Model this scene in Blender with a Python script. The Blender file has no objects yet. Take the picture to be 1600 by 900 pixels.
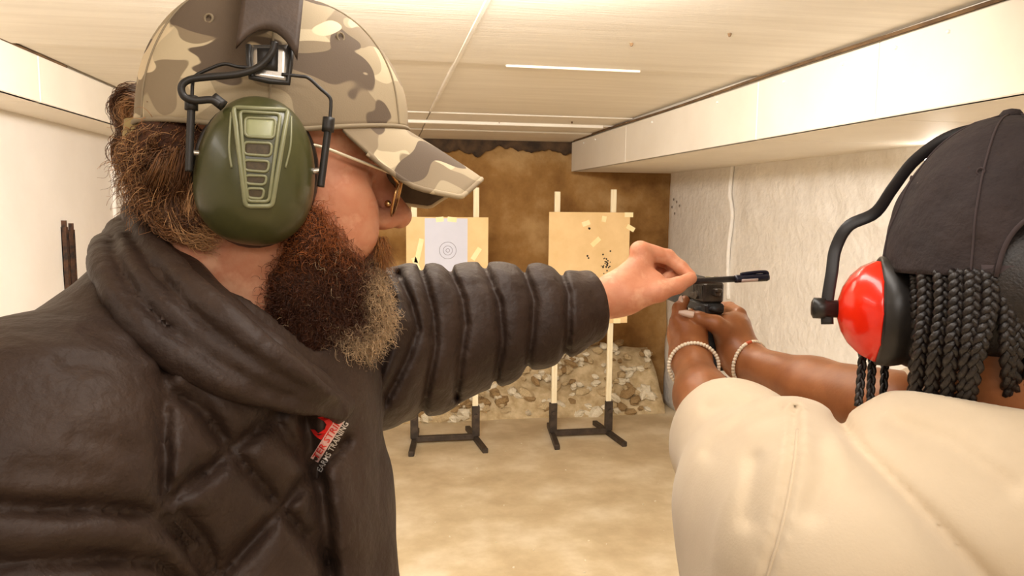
import bpy, math, random
import numpy as np
from mathutils import Matrix, Vector

random.seed(7)
rng = np.random.default_rng(11)
scene = bpy.context.scene
COL = scene.collection

# ------------------------------------------------------------------ camera
FPX = 1150.0                       # focal length in pixels of a 1600 x 900 frame
CAM_Z = 1.6
PITCH, YAW, ROLL = math.radians(-6.4), math.radians(-9.9), math.radians(0.6)
cam_data = bpy.data.cameras.new('camera')
cam_data.sensor_width = 36.0
cam_data.lens = FPX / 1600.0 * 36.0
cam_data.clip_start = 0.02
cam = bpy.data.objects.new('camera', cam_data)
COL.objects.link(cam)
cam.matrix_world = (Matrix.Translation((0, 0, CAM_Z)) @ Matrix.Rotation(YAW, 4, 'Z')
                    @ Matrix.Rotation(math.pi / 2 + PITCH, 4, 'X') @ Matrix.Rotation(ROLL, 4, 'Z'))
scene.camera = cam
cam_data.dof.use_dof = False

# ------------------------------------------------------------------ world, lights, exposure
world = bpy.data.worlds.new('World')
scene.world = world
world.use_nodes = True
world.node_tree.nodes['Background'].inputs[0].default_value = (1.0, 0.9, 0.78, 1)
world.node_tree.nodes['Background'].inputs[1].default_value = 0.3

def area_light(name, loc, size, size_y, watts, rot=(0, 0, 0), color=(1.0, 0.935, 0.865)):
    l = bpy.data.lights.new(name, 'AREA')
    l.shape = 'RECTANGLE'; l.size = size; l.size_y = size_y
    l.energy = watts; l.color = color
    o = bpy.data.objects.new(name, l)
    COL.objects.link(o)
    o.location = loc; o.rotation_euler = rot
    return o
# unseen fill lamps added under the ceiling: firing line, rear, left aisle, range
area_light('fill_light_firing_line', (0.15, 0.62, 2.085), 0.16, 1.2, 5)
area_light('fill_light_rear', (0.2, -1.0, 2.085), 1.2, 0.9, 19)
area_light('fill_light_left_aisle', (-0.95, 0.1, 2.085), 0.2, 1.2, 3.5)
area_light('fill_light_range', (0.0, 1.36, 2.06), 1.1, 0.12, 58, rot=(math.radians(70), 0, 0))  # flood added to brighten the backstop end, aimed down the range

scene.view_settings.view_transform = 'Standard'
scene.view_settings.look = 'None'
scene.view_settings.gamma = 1.0
scene.view_settings.use_curve_mapping = False
scene.view_settings.exposure = 0.5

# ------------------------------------------------------------------ helpers: frames
# "level" frame: u to the right of the photographer, v ahead of the photographer, z up (metres)
def P(px, py, d):
    x = (px - 800) / FPX; y = (450 - py) / FPX
    c, s = math.cos(ROLL), math.sin(ROLL)
    x, y = c * x - s * y, s * x + c * y
    return np.array([x * d, d * (math.cos(PITCH) - y * math.sin(PITCH)), CAM_Z + d * (math.sin(PITCH) + y * math.cos(PITCH))])

def pix(X):
    """level points -> image coordinates and depth, used to carve seams where the photo shows them"""
    u, v, z = X[:, 0], X[:, 1], X[:, 2] - CAM_Z
    d = v * math.cos(PITCH) + z * math.sin(PITCH)
    y = -v * math.sin(PITCH) + z * math.cos(PITCH)
    d = np.maximum(d, 0.05)
    x, y = u / d, y / d
    c, s = math.cos(-ROLL), math.sin(-ROLL)
    x, y = c * x - s * y, s * x + c * y
    return 800 + FPX * x, 450 - FPX * y, d

CY, SY = math.cos(YAW), math.sin(YAW)
def to_world(p):
    return (CY * p[0] - SY * p[1], SY * p[0] + CY * p[1], p[2])

# ------------------------------------------------------------------ helpers: materials
def lin(c):
    return tuple(((v / 255.0) / 12.92 if v / 255.0 <= 0.04045 else ((v / 255.0 + 0.055) / 1.055) ** 2.4) for v in c[:3]) + (1.0,)

def mat(name, c1, c2=None, rough=0.6, scale=8.0, detail=5.0, bump=0.0, bump_scale=60.0, metallic=0.0, spec=0.5,
        sheen=0.0, c3=None, stretch=(1, 1, 1), lo=0.35, hi=0.65, bump_dist=0.002, coat=0.0, sss=0.0, trans=0.0):
    m = bpy.data.materials.new(name)
    m.use_nodes = True
    nt = m.node_tree; N = nt.nodes; L = nt.links
    b = N['Principled BSDF']
    b.inputs['Roughness'].default_value = rough
    b.inputs['Metallic'].default_value = metallic
    b.inputs['Specular IOR Level'].default_value = spec
    if sheen: b.inputs['Sheen Weight'].default_value = sheen
    if coat: b.inputs['Coat Weight'].default_value = coat
    if trans: b.inputs['Transmission Weight'].default_value = trans
    if sss:
        b.inputs['Subsurface Weight'].default_value = sss
        b.inputs['Subsurface Radius'].default_value = (0.012, 0.005, 0.003)
        b.inputs['Subsurface Scale'].default_value = 1.0
    tc = N.new('ShaderNodeTexCoord'); mp = N.new('ShaderNodeMapping')
    mp.inputs['Scale'].default_value = stretch
    L.new(tc.outputs['Object'], mp.inputs['Vector'])
    if c2 is None:
        b.inputs['Base Color'].default_value = lin(c1)
    else:
        n = N.new('ShaderNodeTexNoise'); n.inputs['Scale'].default_value = scale; n.inputs['Detail'].default_value = detail
        n.inputs['Roughness'].default_value = 0.6
        L.new(mp.outputs['Vector'], n.inputs['Vector'])
        r = N.new('ShaderNodeValToRGB')
        r.color_ramp.elements[0].position = lo; r.color_ramp.elements[0].color = lin(c1)
        r.color_ramp.elements[1].position = hi; r.color_ramp.elements[1].color = lin(c2)
        if c3 is not None:
            e = r.color_ramp.elements.new((lo + hi) / 2); e.color = lin(c3)
        L.new(n.outputs['Fac'], r.inputs['Fac']); L.new(r.outputs['Color'], b.inputs['Base Color'])
    if bump:
        n2 = N.new('ShaderNodeTexNoise'); n2.inputs['Scale'].default_value = bump_scale; n2.inputs['Detail'].default_value = 6
        L.new(mp.outputs['Vector'], n2.inputs['Vector'])
        bp = N.new('ShaderNodeBump'); bp.inputs['Strength'].default_value = bump; bp.inputs['Distance'].default_value = bump_dist
        L.new(n2.outputs['Fac'], bp.inputs['Height']); L.new(bp.outputs['Normal'], b.inputs['Normal'])
    return m

def hair_mat(name, rough=0.45):
    m = bpy.data.materials.new(name); m.use_nodes = True
    N = m.node_tree.nodes; b = N['Principled BSDF']
    a = N.new('ShaderNodeAttribute'); a.attribute_name = 'Col'
    m.node_tree.links.new(a.outputs['Color'], b.inputs['Base Color'])
    b.inputs['Roughness'].default_value = rough
    return m

def glow_mat(name, color, strength):
    m = bpy.data.materials.new(name); m.use_nodes = True
    b = m.node_tree.nodes['Principled BSDF']
    b.inputs['Base Color'].default_value = color
    b.inputs['Emission Color'].default_value = color
    b.inputs['Emission Strength'].default_value = strength
    return m

# ------------------------------------------------------------------ helpers: objects
BASE = {}
def tag(o, label=None, cat=None, group=None, kind=None):
    if label: o['label'] = label
    if cat: o['category'] = cat
    if group: o['group'] = group
    if kind: o['kind'] = kind
    return o

def thing(name, label, cat, b, group=None):
    """Empty at a thing's base, in the level frame"""
    o = bpy.data.objects.new(name, None); COL.objects.link(o)
    o.empty_display_size = 0.05
    o.location = to_world(b); o.rotation_euler = (0, 0, YAW)
    BASE[o.name] = np.array(b, float)
    return tag(o, label, cat, group)

def mesh_data(name, V, Fc, smooth=True, mats=()):
    me = bpy.data.meshes.new(name)
    V = np.asarray(V, float)
    if isinstance(Fc, np.ndarray):
        n, k = Fc.shape
        me.vertices.add(len(V)); me.vertices.foreach_set('co', V.astype(np.float32).ravel())
        me.loops.add(n * k); me.loops.foreach_set('vertex_index', Fc.astype(np.int32).ravel())
        me.polygons.add(n)
        me.polygons.foreach_set('loop_start', np.arange(0, n * k, k, dtype=np.int32))
        me.polygons.foreach_set('loop_total', np.full(n, k, dtype=np.int32))
        me.update(calc_edges=True)
    else:
        me.from_pydata([tuple(v) for v in V], [], [tuple(int(i) for i in f) for f in Fc])
        me.update()
    if smooth:
        me.polygons.foreach_set('use_smooth', np.ones(len(me.polygons), bool))
    for m in mats: me.materials.append(m)
    return me

def part(name, geo, m, parent, smooth=True, label=None):
    """mesh given in level coordinates, child of a thing or part"""
    V, Fc = geo
    b = BASE[parent.name]
    me = mesh_data(name, np.asarray(V, float) - b, Fc, smooth, [m])
    o = bpy.data.objects.new(name, me); COL.objects.link(o)
    o.parent = parent
    BASE[o.name] = b
    if label: o['label'] = label
    return o

def room_obj(name, geo, m, parent=None, smooth=False, kind='structure'):
    """mesh given in room (world) coordinates"""
    V, Fc = geo
    me = mesh_data(name, V, Fc, smooth, [m])
    o = bpy.data.objects.new(name, me); COL.objects.link(o)
    if parent is not None: o.parent = parent
    elif kind: o['kind'] = kind
    return o

# ------------------------------------------------------------------ helpers: shapes, each returns (verts, faces)
def merge(*geos):
    V = []; Fc = []; off = 0
    for v, f in geos:
        v = np.asarray(v, float)
        V.append(v); Fc += [tuple(int(i) + off for i in q) for q in f]; off += len(v)
    return np.concatenate(V), Fc

def box(x0, x1, y0, y1, z0, z1, bev=0.0):
    if bev <= 0:
        V = [(x, y, z) for x in (x0, x1) for y in (y0, y1) for z in (z0, z1)]
        return np.array(V, float), [(0, 1, 3, 2), (4, 6, 7, 5), (0, 4, 5, 1), (2, 3, 7, 6), (0, 2, 6, 4), (1, 5, 7, 3)]
    c = np.array([(x0 + x1) / 2, (y0 + y1) / 2, (z0 + z1) / 2]); h = np.array([x1 - x0, y1 - y0, z1 - z0]) / 2
    V = []; idx = {}
    for sx in (-1, 1):
        for sy in (-1, 1):
            for sz in (-1, 1):
                for a in range(3):
                    q = h - bev; q = q.copy(); q[a] = h[a]
                    idx[(sx, sy, sz, a)] = len(V); V.append(c + q * np.array([sx, sy, sz]))
    F_ = []
    for a in range(3):
        o1, o2 = [i for i in range(3) if i != a]
        for s in (-1, 1):
            q = []
            for s1, s2 in ((-1, -1), (1, -1), (1, 1), (-1, 1)):
                k = [0, 0, 0]; k[a] = s; k[o1] = s1; k[o2] = s2; q.append(idx[tuple(k) + (a,)])
            flip = (s > 0) != (a == 1)
            F_.append(tuple(q if flip else q[::-1]))
    for a in range(3):
        o1, o2 = [i for i in range(3) if i != a]
        for s1 in (-1, 1):
            for s2 in (-1, 1):
                k0 = [0, 0, 0]; k0[o1] = s1; k0[o2] = s2; k1 = list(k0); k0[a] = -1; k1[a] = 1
                F_.append((idx[tuple(k0) + (o1,)], idx[tuple(k1) + (o1,)], idx[tuple(k1) + (o2,)], idx[tuple(k0) + (o2,)]))
    for sx in (-1, 1):
        for sy in (-1, 1):
            for sz in (-1, 1):
                F_.append(tuple(idx[(sx, sy, sz, a)] for a in range(3)))
    return np.array(V), F_

def xf(geo, M, t=(0, 0, 0)):
    """columns of M are the images of the axes"""
    return np.asarray(geo[0]) @ np.asarray(M, float).T + np.asarray(t, float), geo[1]

def spline(pts, n, closed=False):
    """Catmull-Rom resampling"""
    p = np.asarray(pts, float); m = len(p)
    T = np.linspace(0, m if closed else m - 1, n, endpoint=not closed)
    out = []
    for t in T:
        i = int(min(math.floor(t), m - 1 if closed else m - 2)); f = t - i
        g = (lambda k: p[k % m]) if closed else (lambda k: p[min(max(k, 0), m - 1)])
        a, b, c, d = g(i - 1), g(i), g(i + 1), g(i + 2)
        out.append(0.5 * (2 * b + (c - a) * f + (2 * a - 5 * b + 4 * c - d) * f * f + (3 * b - a - 3 * c + d) * f ** 3))
    return np.array(out)

def sweep(path, radii, n=10, closed=False, flat=1.0, up=(0, 0, 1), cap=True, phase=0.0):
    """tube along a path; flat squashes the cross-section along the second frame axis"""
    p = np.asarray(path, float); m = len(p)
    r = np.broadcast_to(np.asarray(radii, float), (m,)) if np.ndim(radii) <= 1 else radii
    tg = np.empty_like(p)
    if closed:
        tg = np.roll(p, -1, 0) - np.roll(p, 1, 0)
    else:
        tg[1:-1] = p[2:] - p[:-2]; tg[0] = p[1] - p[0]; tg[-1] = p[-1] - p[-2]
    tg /= np.linalg.norm(tg, axis=1, keepdims=True) + 1e-12
    up = np.asarray(up, float)
    V = []
    prev = None
    for i in range(m):
        a = np.cross(up, tg[i]) if prev is None else prev - tg[i] * (prev @ tg[i])
        if np.linalg.norm(a) < 1e-6: a = np.cross((1, 0.3, 0.1), tg[i])
        a /= np.linalg.norm(a); prev = a
        b = np.cross(tg[i], a)
        for k in range(n):
            th = 2 * math.pi * k / n + phase
            V.append(p[i] + r[i] * (a * math.cos(th) + b * flat * math.sin(th)))
    F_ = []
    for i in range(m if closed else m - 1):
        j = (i + 1) % m
        for k in range(n):
            l = (k + 1) % n
            F_.append((i * n + k, i * n + l, j * n + l, j * n + k))
    if cap and not closed:
        F_.append(tuple(range(n))[::-1]); F_.append(tuple((m - 1) * n + k for k in range(n)))
    return np.array(V), F_

def lathe(prof, n=24, axis=(0, 0, 1), origin=(0, 0, 0), sx=1.0):
    """prof: list of (radius, height along axis)"""
    ax = np.asarray(axis, float); ax /= np.linalg.norm(ax)
    a = np.cross(ax, (0, 0, 1) if abs(ax[2]) < 0.9 else (0, 1, 0)); a /= np.linalg.norm(a); b = np.cross(ax, a)
    V = []; F_ = []
    for r, h in prof:
        for k in range(n):
            th = 2 * math.pi * k / n
            V.append(np.asarray(origin) + ax * h + r * (a * math.cos(th) * sx + b * math.sin(th)))
    for i in range(len(prof) - 1):
        for k in range(n):
            l = (k + 1) % n
            F_.append((i * n + k, i * n + l, (i + 1) * n + l, (i + 1) * n + k))
    F_.append(tuple(range(n))[::-1]); F_.append(tuple((len(prof) - 1) * n + k for k in range(n)))
    return np.array(V), F_

def grid(fn, nu, nv, closed_u=False):
    """fn(s,t) -> point for s,t in 0..1"""
    V = np.array([fn(i / (nu if closed_u else nu - 1), j / (nv - 1)) for i in range(nu) for j in range(nv)])
    F_ = []
    for i in range(nu if closed_u else nu - 1):
        i2 = (i + 1) % nu
        for j in range(nv - 1):
            F_.append((i * nv + j, i2 * nv + j, i2 * nv + j + 1, i * nv + j + 1))
    return V, F_

def solid_grid(fn, nu, nv, thick, ndir):
    """a sheet with thickness: fn(s,t), offset by thick along ndir(s,t)"""
    A, FA = grid(fn, nu, nv)
    B = np.array([np.asarray(fn(i / (nu - 1), j / (nv - 1))) + thick * np.asarray(ndir(i / (nu - 1), j / (nv - 1))) for i in range(nu) for j in range(nv)])
    o = len(A)
    F_ = [f for f in FA] + [tuple(k + o for k in f[::-1]) for f in FA]
    rim = [(i, 0) for i in range(nu)] + [(nu - 1, j) for j in range(1, nv)] + [(i, nv - 1) for i in range(nu - 2, -1, -1)] + [(0, j) for j in range(nv - 2, 0, -1)]
    ids = [i * nv + j for i, j in rim]
    for a, b in zip(ids, ids[1:] + ids[:1]):
        F_.append((b, a, a + o, b + o))
    return np.concatenate([A, B]), F_

# ------------------------------------------------------------------ helpers: implicit surfaces
def smin(a, b, k):
    h = np.clip(0.5 + 0.5 * (b - a) / k, 0, 1)
    return b * (1 - h) + a * h - k * h * (1 - h)
def smax(a, b, k): return -smin(-a, -b, k)

def rcone(X, a, b, ra, rb):
    a = np.asarray(a, X.dtype); b = np.asarray(b, X.dtype); ab = b - a
    t = np.clip(((X - a) @ ab) / (ab @ ab + 1e-12), 0, 1)
    e = X - a - t[:, None] * ab
    return np.sqrt(np.einsum('ij,ij->i', e, e)) - (ra + (rb - ra) * t)

def tube_sdf(X, pts, radii, k=0.0):
    d = None
    for i in range(len(pts) - 1):
        e = rcone(X, pts[i], pts[i + 1], radii[i], radii[i + 1])
        d = e if d is None else (np.minimum(d, e) if k <= 0 else smin(d, e, k))
    return d

def ell(X, c, r, M=None):
    q = X - np.asarray(c, X.dtype)
    if M is not None: q = q @ M.astype(X.dtype)
    r = np.asarray(r, X.dtype)
    q = q / r; k0 = np.sqrt(np.einsum('ij,ij->i', q, q)); q = q / r; k1 = np.sqrt(np.einsum('ij,ij->i', q, q)) + 1e-6
    return k0 * (k0 - 1) / k1

def fbm(X, scale, seed=0, octaves=3):
    """cheap smooth pseudo-noise from summed sines, about -1..1"""
    r = np.random.default_rng(seed); out = 0; amp = 1.0; tot = 0
    for o in range(octaves):
        W = r.normal(size=(3, 4)); W = W / np.linalg.norm(W, axis=0) * scale * (2 ** o) * r.uniform(0.7, 1.4, 4)
        s = np.sin(X @ W.astype(X.dtype) + r.uniform(0, 6.28, 4).astype(X.dtype)).sum(1)
        out = out + amp * s / 2.2; tot += amp; amp *= 0.5
    return out / tot

def seam_dist(X, lines):
    """distance (metres at the point's own depth) to polylines given in photo pixels"""
    px, py, d = pix(X)
    best = np.full(len(X), 1e9, X.dtype)
    for ln in lines:
        for (x0, y0), (x1, y1) in zip(ln[:-1], ln[1:]):
            dx, dy = x1 - x0, y1 - y0
            t = np.clip(((px - x0) * dx + (py - y0) * dy) / (dx * dx + dy * dy), 0, 1)
            best = np.minimum(best, (px - x0 - t * dx) ** 2 + (py - y0 - t * dy) ** 2)
    return np.sqrt(best) * d / FPX

def sdf_mesh(f, lo, hi, h):
    """naive surface nets over a sparsely evaluated grid"""
    lo = np.asarray(lo, float); hi = np.asarray(hi, float)
    B = 8
    nb = np.ceil((hi - lo) / (h * B)).astype(int)
    n = nb * B + 1
    ax = [lo[i] + h * B * (np.arange(nb[i]) + 0.5) for i in range(3)]
    C = np.stack(np.meshgrid(*ax, indexing='ij'), -1).reshape(-1, 3)
    fc = f(C.astype(np.float32))
    act = np.abs(fc) < h * B * 1.1
    val = np.full(n, 1.0, np.float32)
    fcg = fc.reshape(nb)
    big = np.repeat(np.repeat(np.repeat(np.sign(fcg), B, 0), B, 1), B, 2)
    val[:-1, :-1, :-1] = big
    ids = np.argwhere(act.reshape(nb))
    g = np.arange(B + 1)
    loc = np.stack(np.meshgrid(g, g, g, indexing='ij'), -1).reshape(-1, 3)
    for s in range(0, len(ids), 400):
        q = (ids[s:s + 400, None, :] * B + loc[None]).reshape(-1, 3)
        v = f((lo + q * h).astype(np.float32))
        val[q[:, 0], q[:, 1], q[:, 2]] = v
    ins = val < 0
    c = np.zeros(n - 1, np.uint8)
    for dx in (0, 1):
        for dy in (0, 1):
            for dz in (0, 1):
                c += ins[dx:n[0] - 1 + dx, dy:n[1] - 1 + dy, dz:n[2] - 1 + dz]
    cells = np.argwhere((c > 0) & (c < 8))
    vid = np.full(n - 1, -1, np.int32)
    vid[cells[:, 0], cells[:, 1], cells[:, 2]] = np.arange(len(cells))
    acc = np.zeros((len(cells), 3)); cnt = np.zeros(len(cells))
    corners = [(0, 0, 0), (1, 0, 0), (0, 1, 0), (1, 1, 0), (0, 0, 1), (1, 0, 1), (0, 1, 1), (1, 1, 1)]
    cv = [val[cells[:, 0] + a, cells[:, 1] + b, cells[:, 2] + e].astype(float) for a, b, e in corners]
    for i in range(8):
        for j in range(i + 1, 8):
            dlt = np.array(corners[j]) - np.array(corners[i])
            if np.abs(dlt).sum() != 1: continue
            m = (cv[i] < 0) != (cv[j] < 0)
            t = np.where(m, cv[i] / (cv[i] - cv[j] + 1e-12), 0)
            acc += np.where(m[:, None], np.array(corners[i]) + t[:, None] * dlt, 0); cnt += m
    V = lo + h * (cells + acc / np.maximum(cnt, 1)[:, None])
    quads = []
    for a in range(3):
        b, e = (a + 1) % 3, (a + 2) % 3
        sl0 = [slice(None)] * 3; sl1 = [slice(None)] * 3
        sl0[a] = slice(0, n[a] - 1); sl1[a] = slice(1, n[a])
        s0 = ins[tuple(sl0)]; s1 = ins[tuple(sl1)]
        ed = np.argwhere(s0 != s1)
        ok = (ed[:, b] > 0) & (ed[:, e] > 0) & (ed[:, b] < n[b] - 1) & (ed[:, e] < n[e] - 1)
        ed = ed[ok]
        if not len(ed): continue
        fl = s0[ed[:, 0], ed[:, 1], ed[:, 2]]
        def at(db, de):
            q = ed.copy(); q[:, b] += db; q[:, e] += de
            return vid[q[:, 0], q[:, 1], q[:, 2]]
        Q = np.stack([at(-1, -1), at(0, -1), at(0, 0), at(-1, 0)], 1)
        Q[~fl] = Q[~fl][:, ::-1]
        quads.append(Q[(Q >= 0).all(1)])
    return V, np.concatenate(quads)

def join_np(*geos):
    V = []; Q = []; off = 0
    for v, q in geos:
        V.append(v); Q.append(np.asarray(q) + off); off += len(v)
    return np.concatenate(V), np.concatenate(Q)

def vert_normals(V, Q):
    n = np.cross(V[Q[:, 2]] - V[Q[:, 0]], V[Q[:, 3]] - V[Q[:, 1]])
    N = np.zeros_like(V)
    for k in range(4): np.add.at(N, Q[:, k], n)
    return N / (np.linalg.norm(N, axis=1, keepdims=True) + 1e-12)

def strands(name, paths, rad, cols, m, parent, label=None):
    """many hairs as thin three-sided tubes in one mesh; paths (S,K,3), rad (S,) , cols (S,3) linear"""
    S, K, _ = paths.shape
    tg = np.gradient(paths, axis=1); tg /= np.linalg.norm(tg, axis=2, keepdims=True) + 1e-12
    a = np.cross(tg, np.array([0.31, 0.52, 0.79])); a /= np.linalg.norm(a, axis=2, keepdims=True) + 1e-12
    b = np.cross(tg, a)
    taper = np.linspace(1, 0.35, K)[None, :, None] * np.asarray(rad)[:, None, None]
    V = np.stack([paths + taper * (a * math.cos(t) + b * math.sin(t)) for t in (0, 2.094, 4.189)], 2).reshape(-1, 3)
    base = (np.arange(S) * K * 3)[:, None, None] + (np.arange(K - 1) * 3)[None, :, None]
    k = np.arange(3)[None, None, :]; l = (k + 1) % 3
    Q = np.stack([base + k, base + l, base + 3 + l, base + 3 + k], -1).reshape(-1, 4)
    o = part(name, (V, Q), m, parent, True, label)
    at = o.data.color_attributes.new('Col', 'FLOAT_COLOR', 'POINT')
    cc = np.ones((S * K * 3, 4), np.float32); cc[:, :3] = np.repeat(np.asarray(cols), K * 3, 0)
    at.data.foreach_set('color', cc.ravel())
    o['kind'] = 'stuff'
    return o

# ================================================================== THE RANGE (room coordinates: y runs towards the targets)
M_ceil = mat('painted_ceiling_board', (226, 218, 204), (236, 229, 216), rough=0.55, scale=3, stretch=(0.5, 6, 1), bump=0.25, bump_scale=14, bump_dist=0.004)
M_wall = mat('white_painted_wall', (236, 229, 220), (242, 236, 228), rough=0.6, scale=2.2, bump=0.3, bump_scale=22, bump_dist=0.004)
M_wall_rough = mat('rough_painted_plaster', (234, 228, 219), (243, 238, 230), rough=0.5, scale=9, bump=0.8, bump_scale=24, bump_dist=0.012)
M_beam = mat('white_painted_beam', (230, 221, 206), (236, 228, 214), rough=0.55, scale=3, bump=0.15, bump_scale=20, bump_dist=0.003)
M_crack = mat('brown_joint_gap', (120, 92, 60), (84, 62, 40), rough=0.9)
M_soil = mat('ochre_earth_backstop', (128, 88, 40), (188, 150, 98), rough=0.95, scale=2.2, detail=5, c3=(160, 118, 64), bump=0.6, bump_scale=18, bump_dist=0.02, lo=0.36, hi=0.66)
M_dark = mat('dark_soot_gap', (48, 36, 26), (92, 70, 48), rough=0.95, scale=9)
M_floor = mat('dusty_concrete_floor', (190, 168, 132), (222, 206, 176), rough=0.6, scale=2.6, detail=9, c3=(206, 186, 150), bump=0.2, bump_scale=30, bump_dist=0.003, lo=0.38, hi=0.63)
M_dust = mat('pale_lead_dust', (205, 190, 160), (228, 218, 196), rough=0.85, scale=6, bump=0.3, bump_scale=40)
M_rock = [mat('pale_rubble_stone', (212, 196, 162), (240, 230, 208), rough=0.9, scale=14, bump=0.5, bump_scale=50),
          mat('tan_rubble_stone', (176, 150, 108), (214, 192, 152), rough=0.9, scale=14, bump=0.5, bump_scale=50),
          mat('brown_rubble_stone', (132, 104, 64), (176, 146, 102), rough=0.9, scale=14, bump=0.5, bump_scale=50)]
M_pock = mat('grey_chipped_plaster', (150, 138, 124), (112, 100, 88), rough=0.9, scale=40)
M_lampwhite = mat('white_lamp_housing', (236, 234, 228), rough=0.4)

def make_noise(scale, seed, octaves=3):
    r = np.random.default_rng(seed); T = []; tot = 0
    for o in range(octaves):
        for k in range(5):
            w = r.normal(size=2); w = w / np.linalg.norm(w) * scale * (2 ** o) * r.uniform(0.7, 1.4)
            T.append((float(w[0]), float(w[1]), float(r.uniform(0, 6.28)), 0.5 ** o / 2.5)); 
        tot += 0.5 ** o
    return lambda x, y: sum(a * math.sin(wx * x + wy * y + p) for wx, wy, p, a in T) / tot
NB, NR, NL, NM, NM2 = make_noise(7, 3, 4), make_noise(26, 9), make_noise(9, 21), make_noise(9, 5), make_noise(8, 2)
YB, YR = 5.9, -2.6            # back wall and rear wall
XL, XR, ZC = -1.46, 2.25, 2.13

floor_o = room_obj('floor', box(XL - 0.2, XR + 0.35, YR - 0.1, YB + 0.1, -0.1, 0.0), M_floor)
ceil_o = room_obj('ceiling', box(XL - 0.2, XR + 0.35, YR - 0.1, YB + 0.1, ZC + 0.012, ZC + 0.1), M_ceil)
# painted ceiling boards across the range with raised joints
edges = [YR, -1.2, 0.3, 1.55, 2.76, 4.28, 4.66, 5.1, 5.78]
for i, (a, b) in enumerate(zip(edges[:-1], edges[1:])):
    for x0, x1 in ((-1.21, 0.262), (0.268, 1.47)):
        dz = [0, 0.006, 0.002, 0.008, 0.0, 0.006, 0.012, 0.02][i]
        room_obj('ceiling_board', box(x0, x1, a + 0.004, b - 0.003, ZC - 0.006 - dz, ZC + 0.011, 0.003), M_ceil, ceil_o)
room_obj('joint_batten', merge(box(0.45, 0.97, 2.754, 2.766, ZC - 0.021, ZC - 0.005, 0.003), box(-0.6, 1.40, 4.655, 4.675, ZC - 0.030, ZC - 0.005, 0.004)), M_ceil, ceil_o)
room_obj('cover_strip', box(0.257, 0.273, 1.9, 4.2, ZC - 0.0165, ZC, 0.003), M_ceil, ceil_o)
for nx, ny in ((0.78, 2.31), (1.02, 2.12), (0.72, 4.66), (1.15, 4.5)):
    room_obj('nail', lathe([(0.006, 0), (0.006, -0.006), (0.003, -0.012)], 8, (0, 0, 1), (nx, ny, ZC - 0.012)), M_crack, ceil_o)

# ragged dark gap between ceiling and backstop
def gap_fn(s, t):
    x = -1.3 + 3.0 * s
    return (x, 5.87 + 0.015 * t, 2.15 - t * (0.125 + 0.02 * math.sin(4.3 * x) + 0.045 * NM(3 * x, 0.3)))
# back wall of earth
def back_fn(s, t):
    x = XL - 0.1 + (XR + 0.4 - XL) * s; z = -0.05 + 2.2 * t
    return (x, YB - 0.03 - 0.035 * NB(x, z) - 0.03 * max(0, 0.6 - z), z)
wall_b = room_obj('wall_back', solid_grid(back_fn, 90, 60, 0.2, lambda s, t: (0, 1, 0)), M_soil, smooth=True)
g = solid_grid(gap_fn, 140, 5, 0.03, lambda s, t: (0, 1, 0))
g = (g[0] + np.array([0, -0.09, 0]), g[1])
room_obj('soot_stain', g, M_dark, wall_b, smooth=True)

# right wall: smooth paint low down, rough plaster above, ragged end at the backstop
def rwall_fn(s, t):
    z = 1.98 * t
    y1 = 5.74 + 0.05 * math.sin(5 * z + 1) + 0.025 * math.sin(17 * z) - 0.10 * max(0, 1.3 - z)
    y = YR + (y1 - YR) * s
    rough = 1.0 if z > 1.46 and y < 4.35 else 0.25
    return (XR - 0.012 * rough * NR(y, z) - (0.012 if z > 1.46 and y < 4.35 else 0) + (0.06 * max(0, (y - 5.55) * 5) ** 2), y, z)
wall_r = room_obj('wall_right', solid_grid(rwall_fn, 150, 46, 0.3, lambda s, t: (1, 0, 0)), M_wall_rough, smooth=True)
room_obj('plaster_ridge', sweep(spline([(XR - 0.005, 4.52, 1.0), (XR - 0.016, 4.53, 1.3), (XR - 0.014, 4.50, 1.55), (XR - 0.018, 4.54, 1.7), (XR - 0.008, 4.53, 1.92)], 24), 0.014, 8), M_wall_rough, wall_r, smooth=True)
for q in ((5.52, 1.66), (5.46, 1.64), (5.55, 1.60), (5.40, 1.61), (5.49, 1.55)):
    room_obj('pock_mark', lathe([(0.011, 0), (0.007, -0.004)], 9, (1, 0, 0), (XR - 0.004, q[0], q[1])), M_pock, wall_r)
pil = room_obj('wall_pilaster', box(XR - 0.13, XR + 0.1, YR, 2.51, 0, 1.866, 0.004), M_wall, wall_r)

# right boxed beam under the ceiling, clad in boards
beam_r = room_obj('beam_right', box(1.475, XR + 0.2, YR, 5.66, 1.885, ZC + 0.012), M_beam)
beam_r['kind'] = 'structure'
cuts = [YR, -0.4, 1.45, 2.03, 2.745, 4.35, 5.665]
for a, b in zip(cuts[:-1], cuts[1:]):
    room_obj('fascia_board', box(1.45, 1.474, a + 0.002, b - 0.002, 1.868, 2.092, 0.003), M_beam, beam_r)
    room_obj('soffit_board', box(1.452, XR + 0.02, a + 0.001, b - 0.001, 1.868, 1.884, 0.002), M_beam, beam_r)
room_obj('joint_gap', sweep(np.array([(1.453, y, 2.103 + 0.003 * math.sin(3 * y)) for y in np.linspace(YR, 5.6, 40)]), 0.006, 6), M_crack, beam_r)
for y in (1.75, 1.95, 2.2, 2.55, 3.1, 3.9, 5.0, 5.3):
    room_obj('nail', lathe([(0.005, 0), (0.005, -0.006), (0.002, -0.008)], 8, (1, 0, 0), (1.449, y, 2.06)), M_lampwhite, beam_r)

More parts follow.
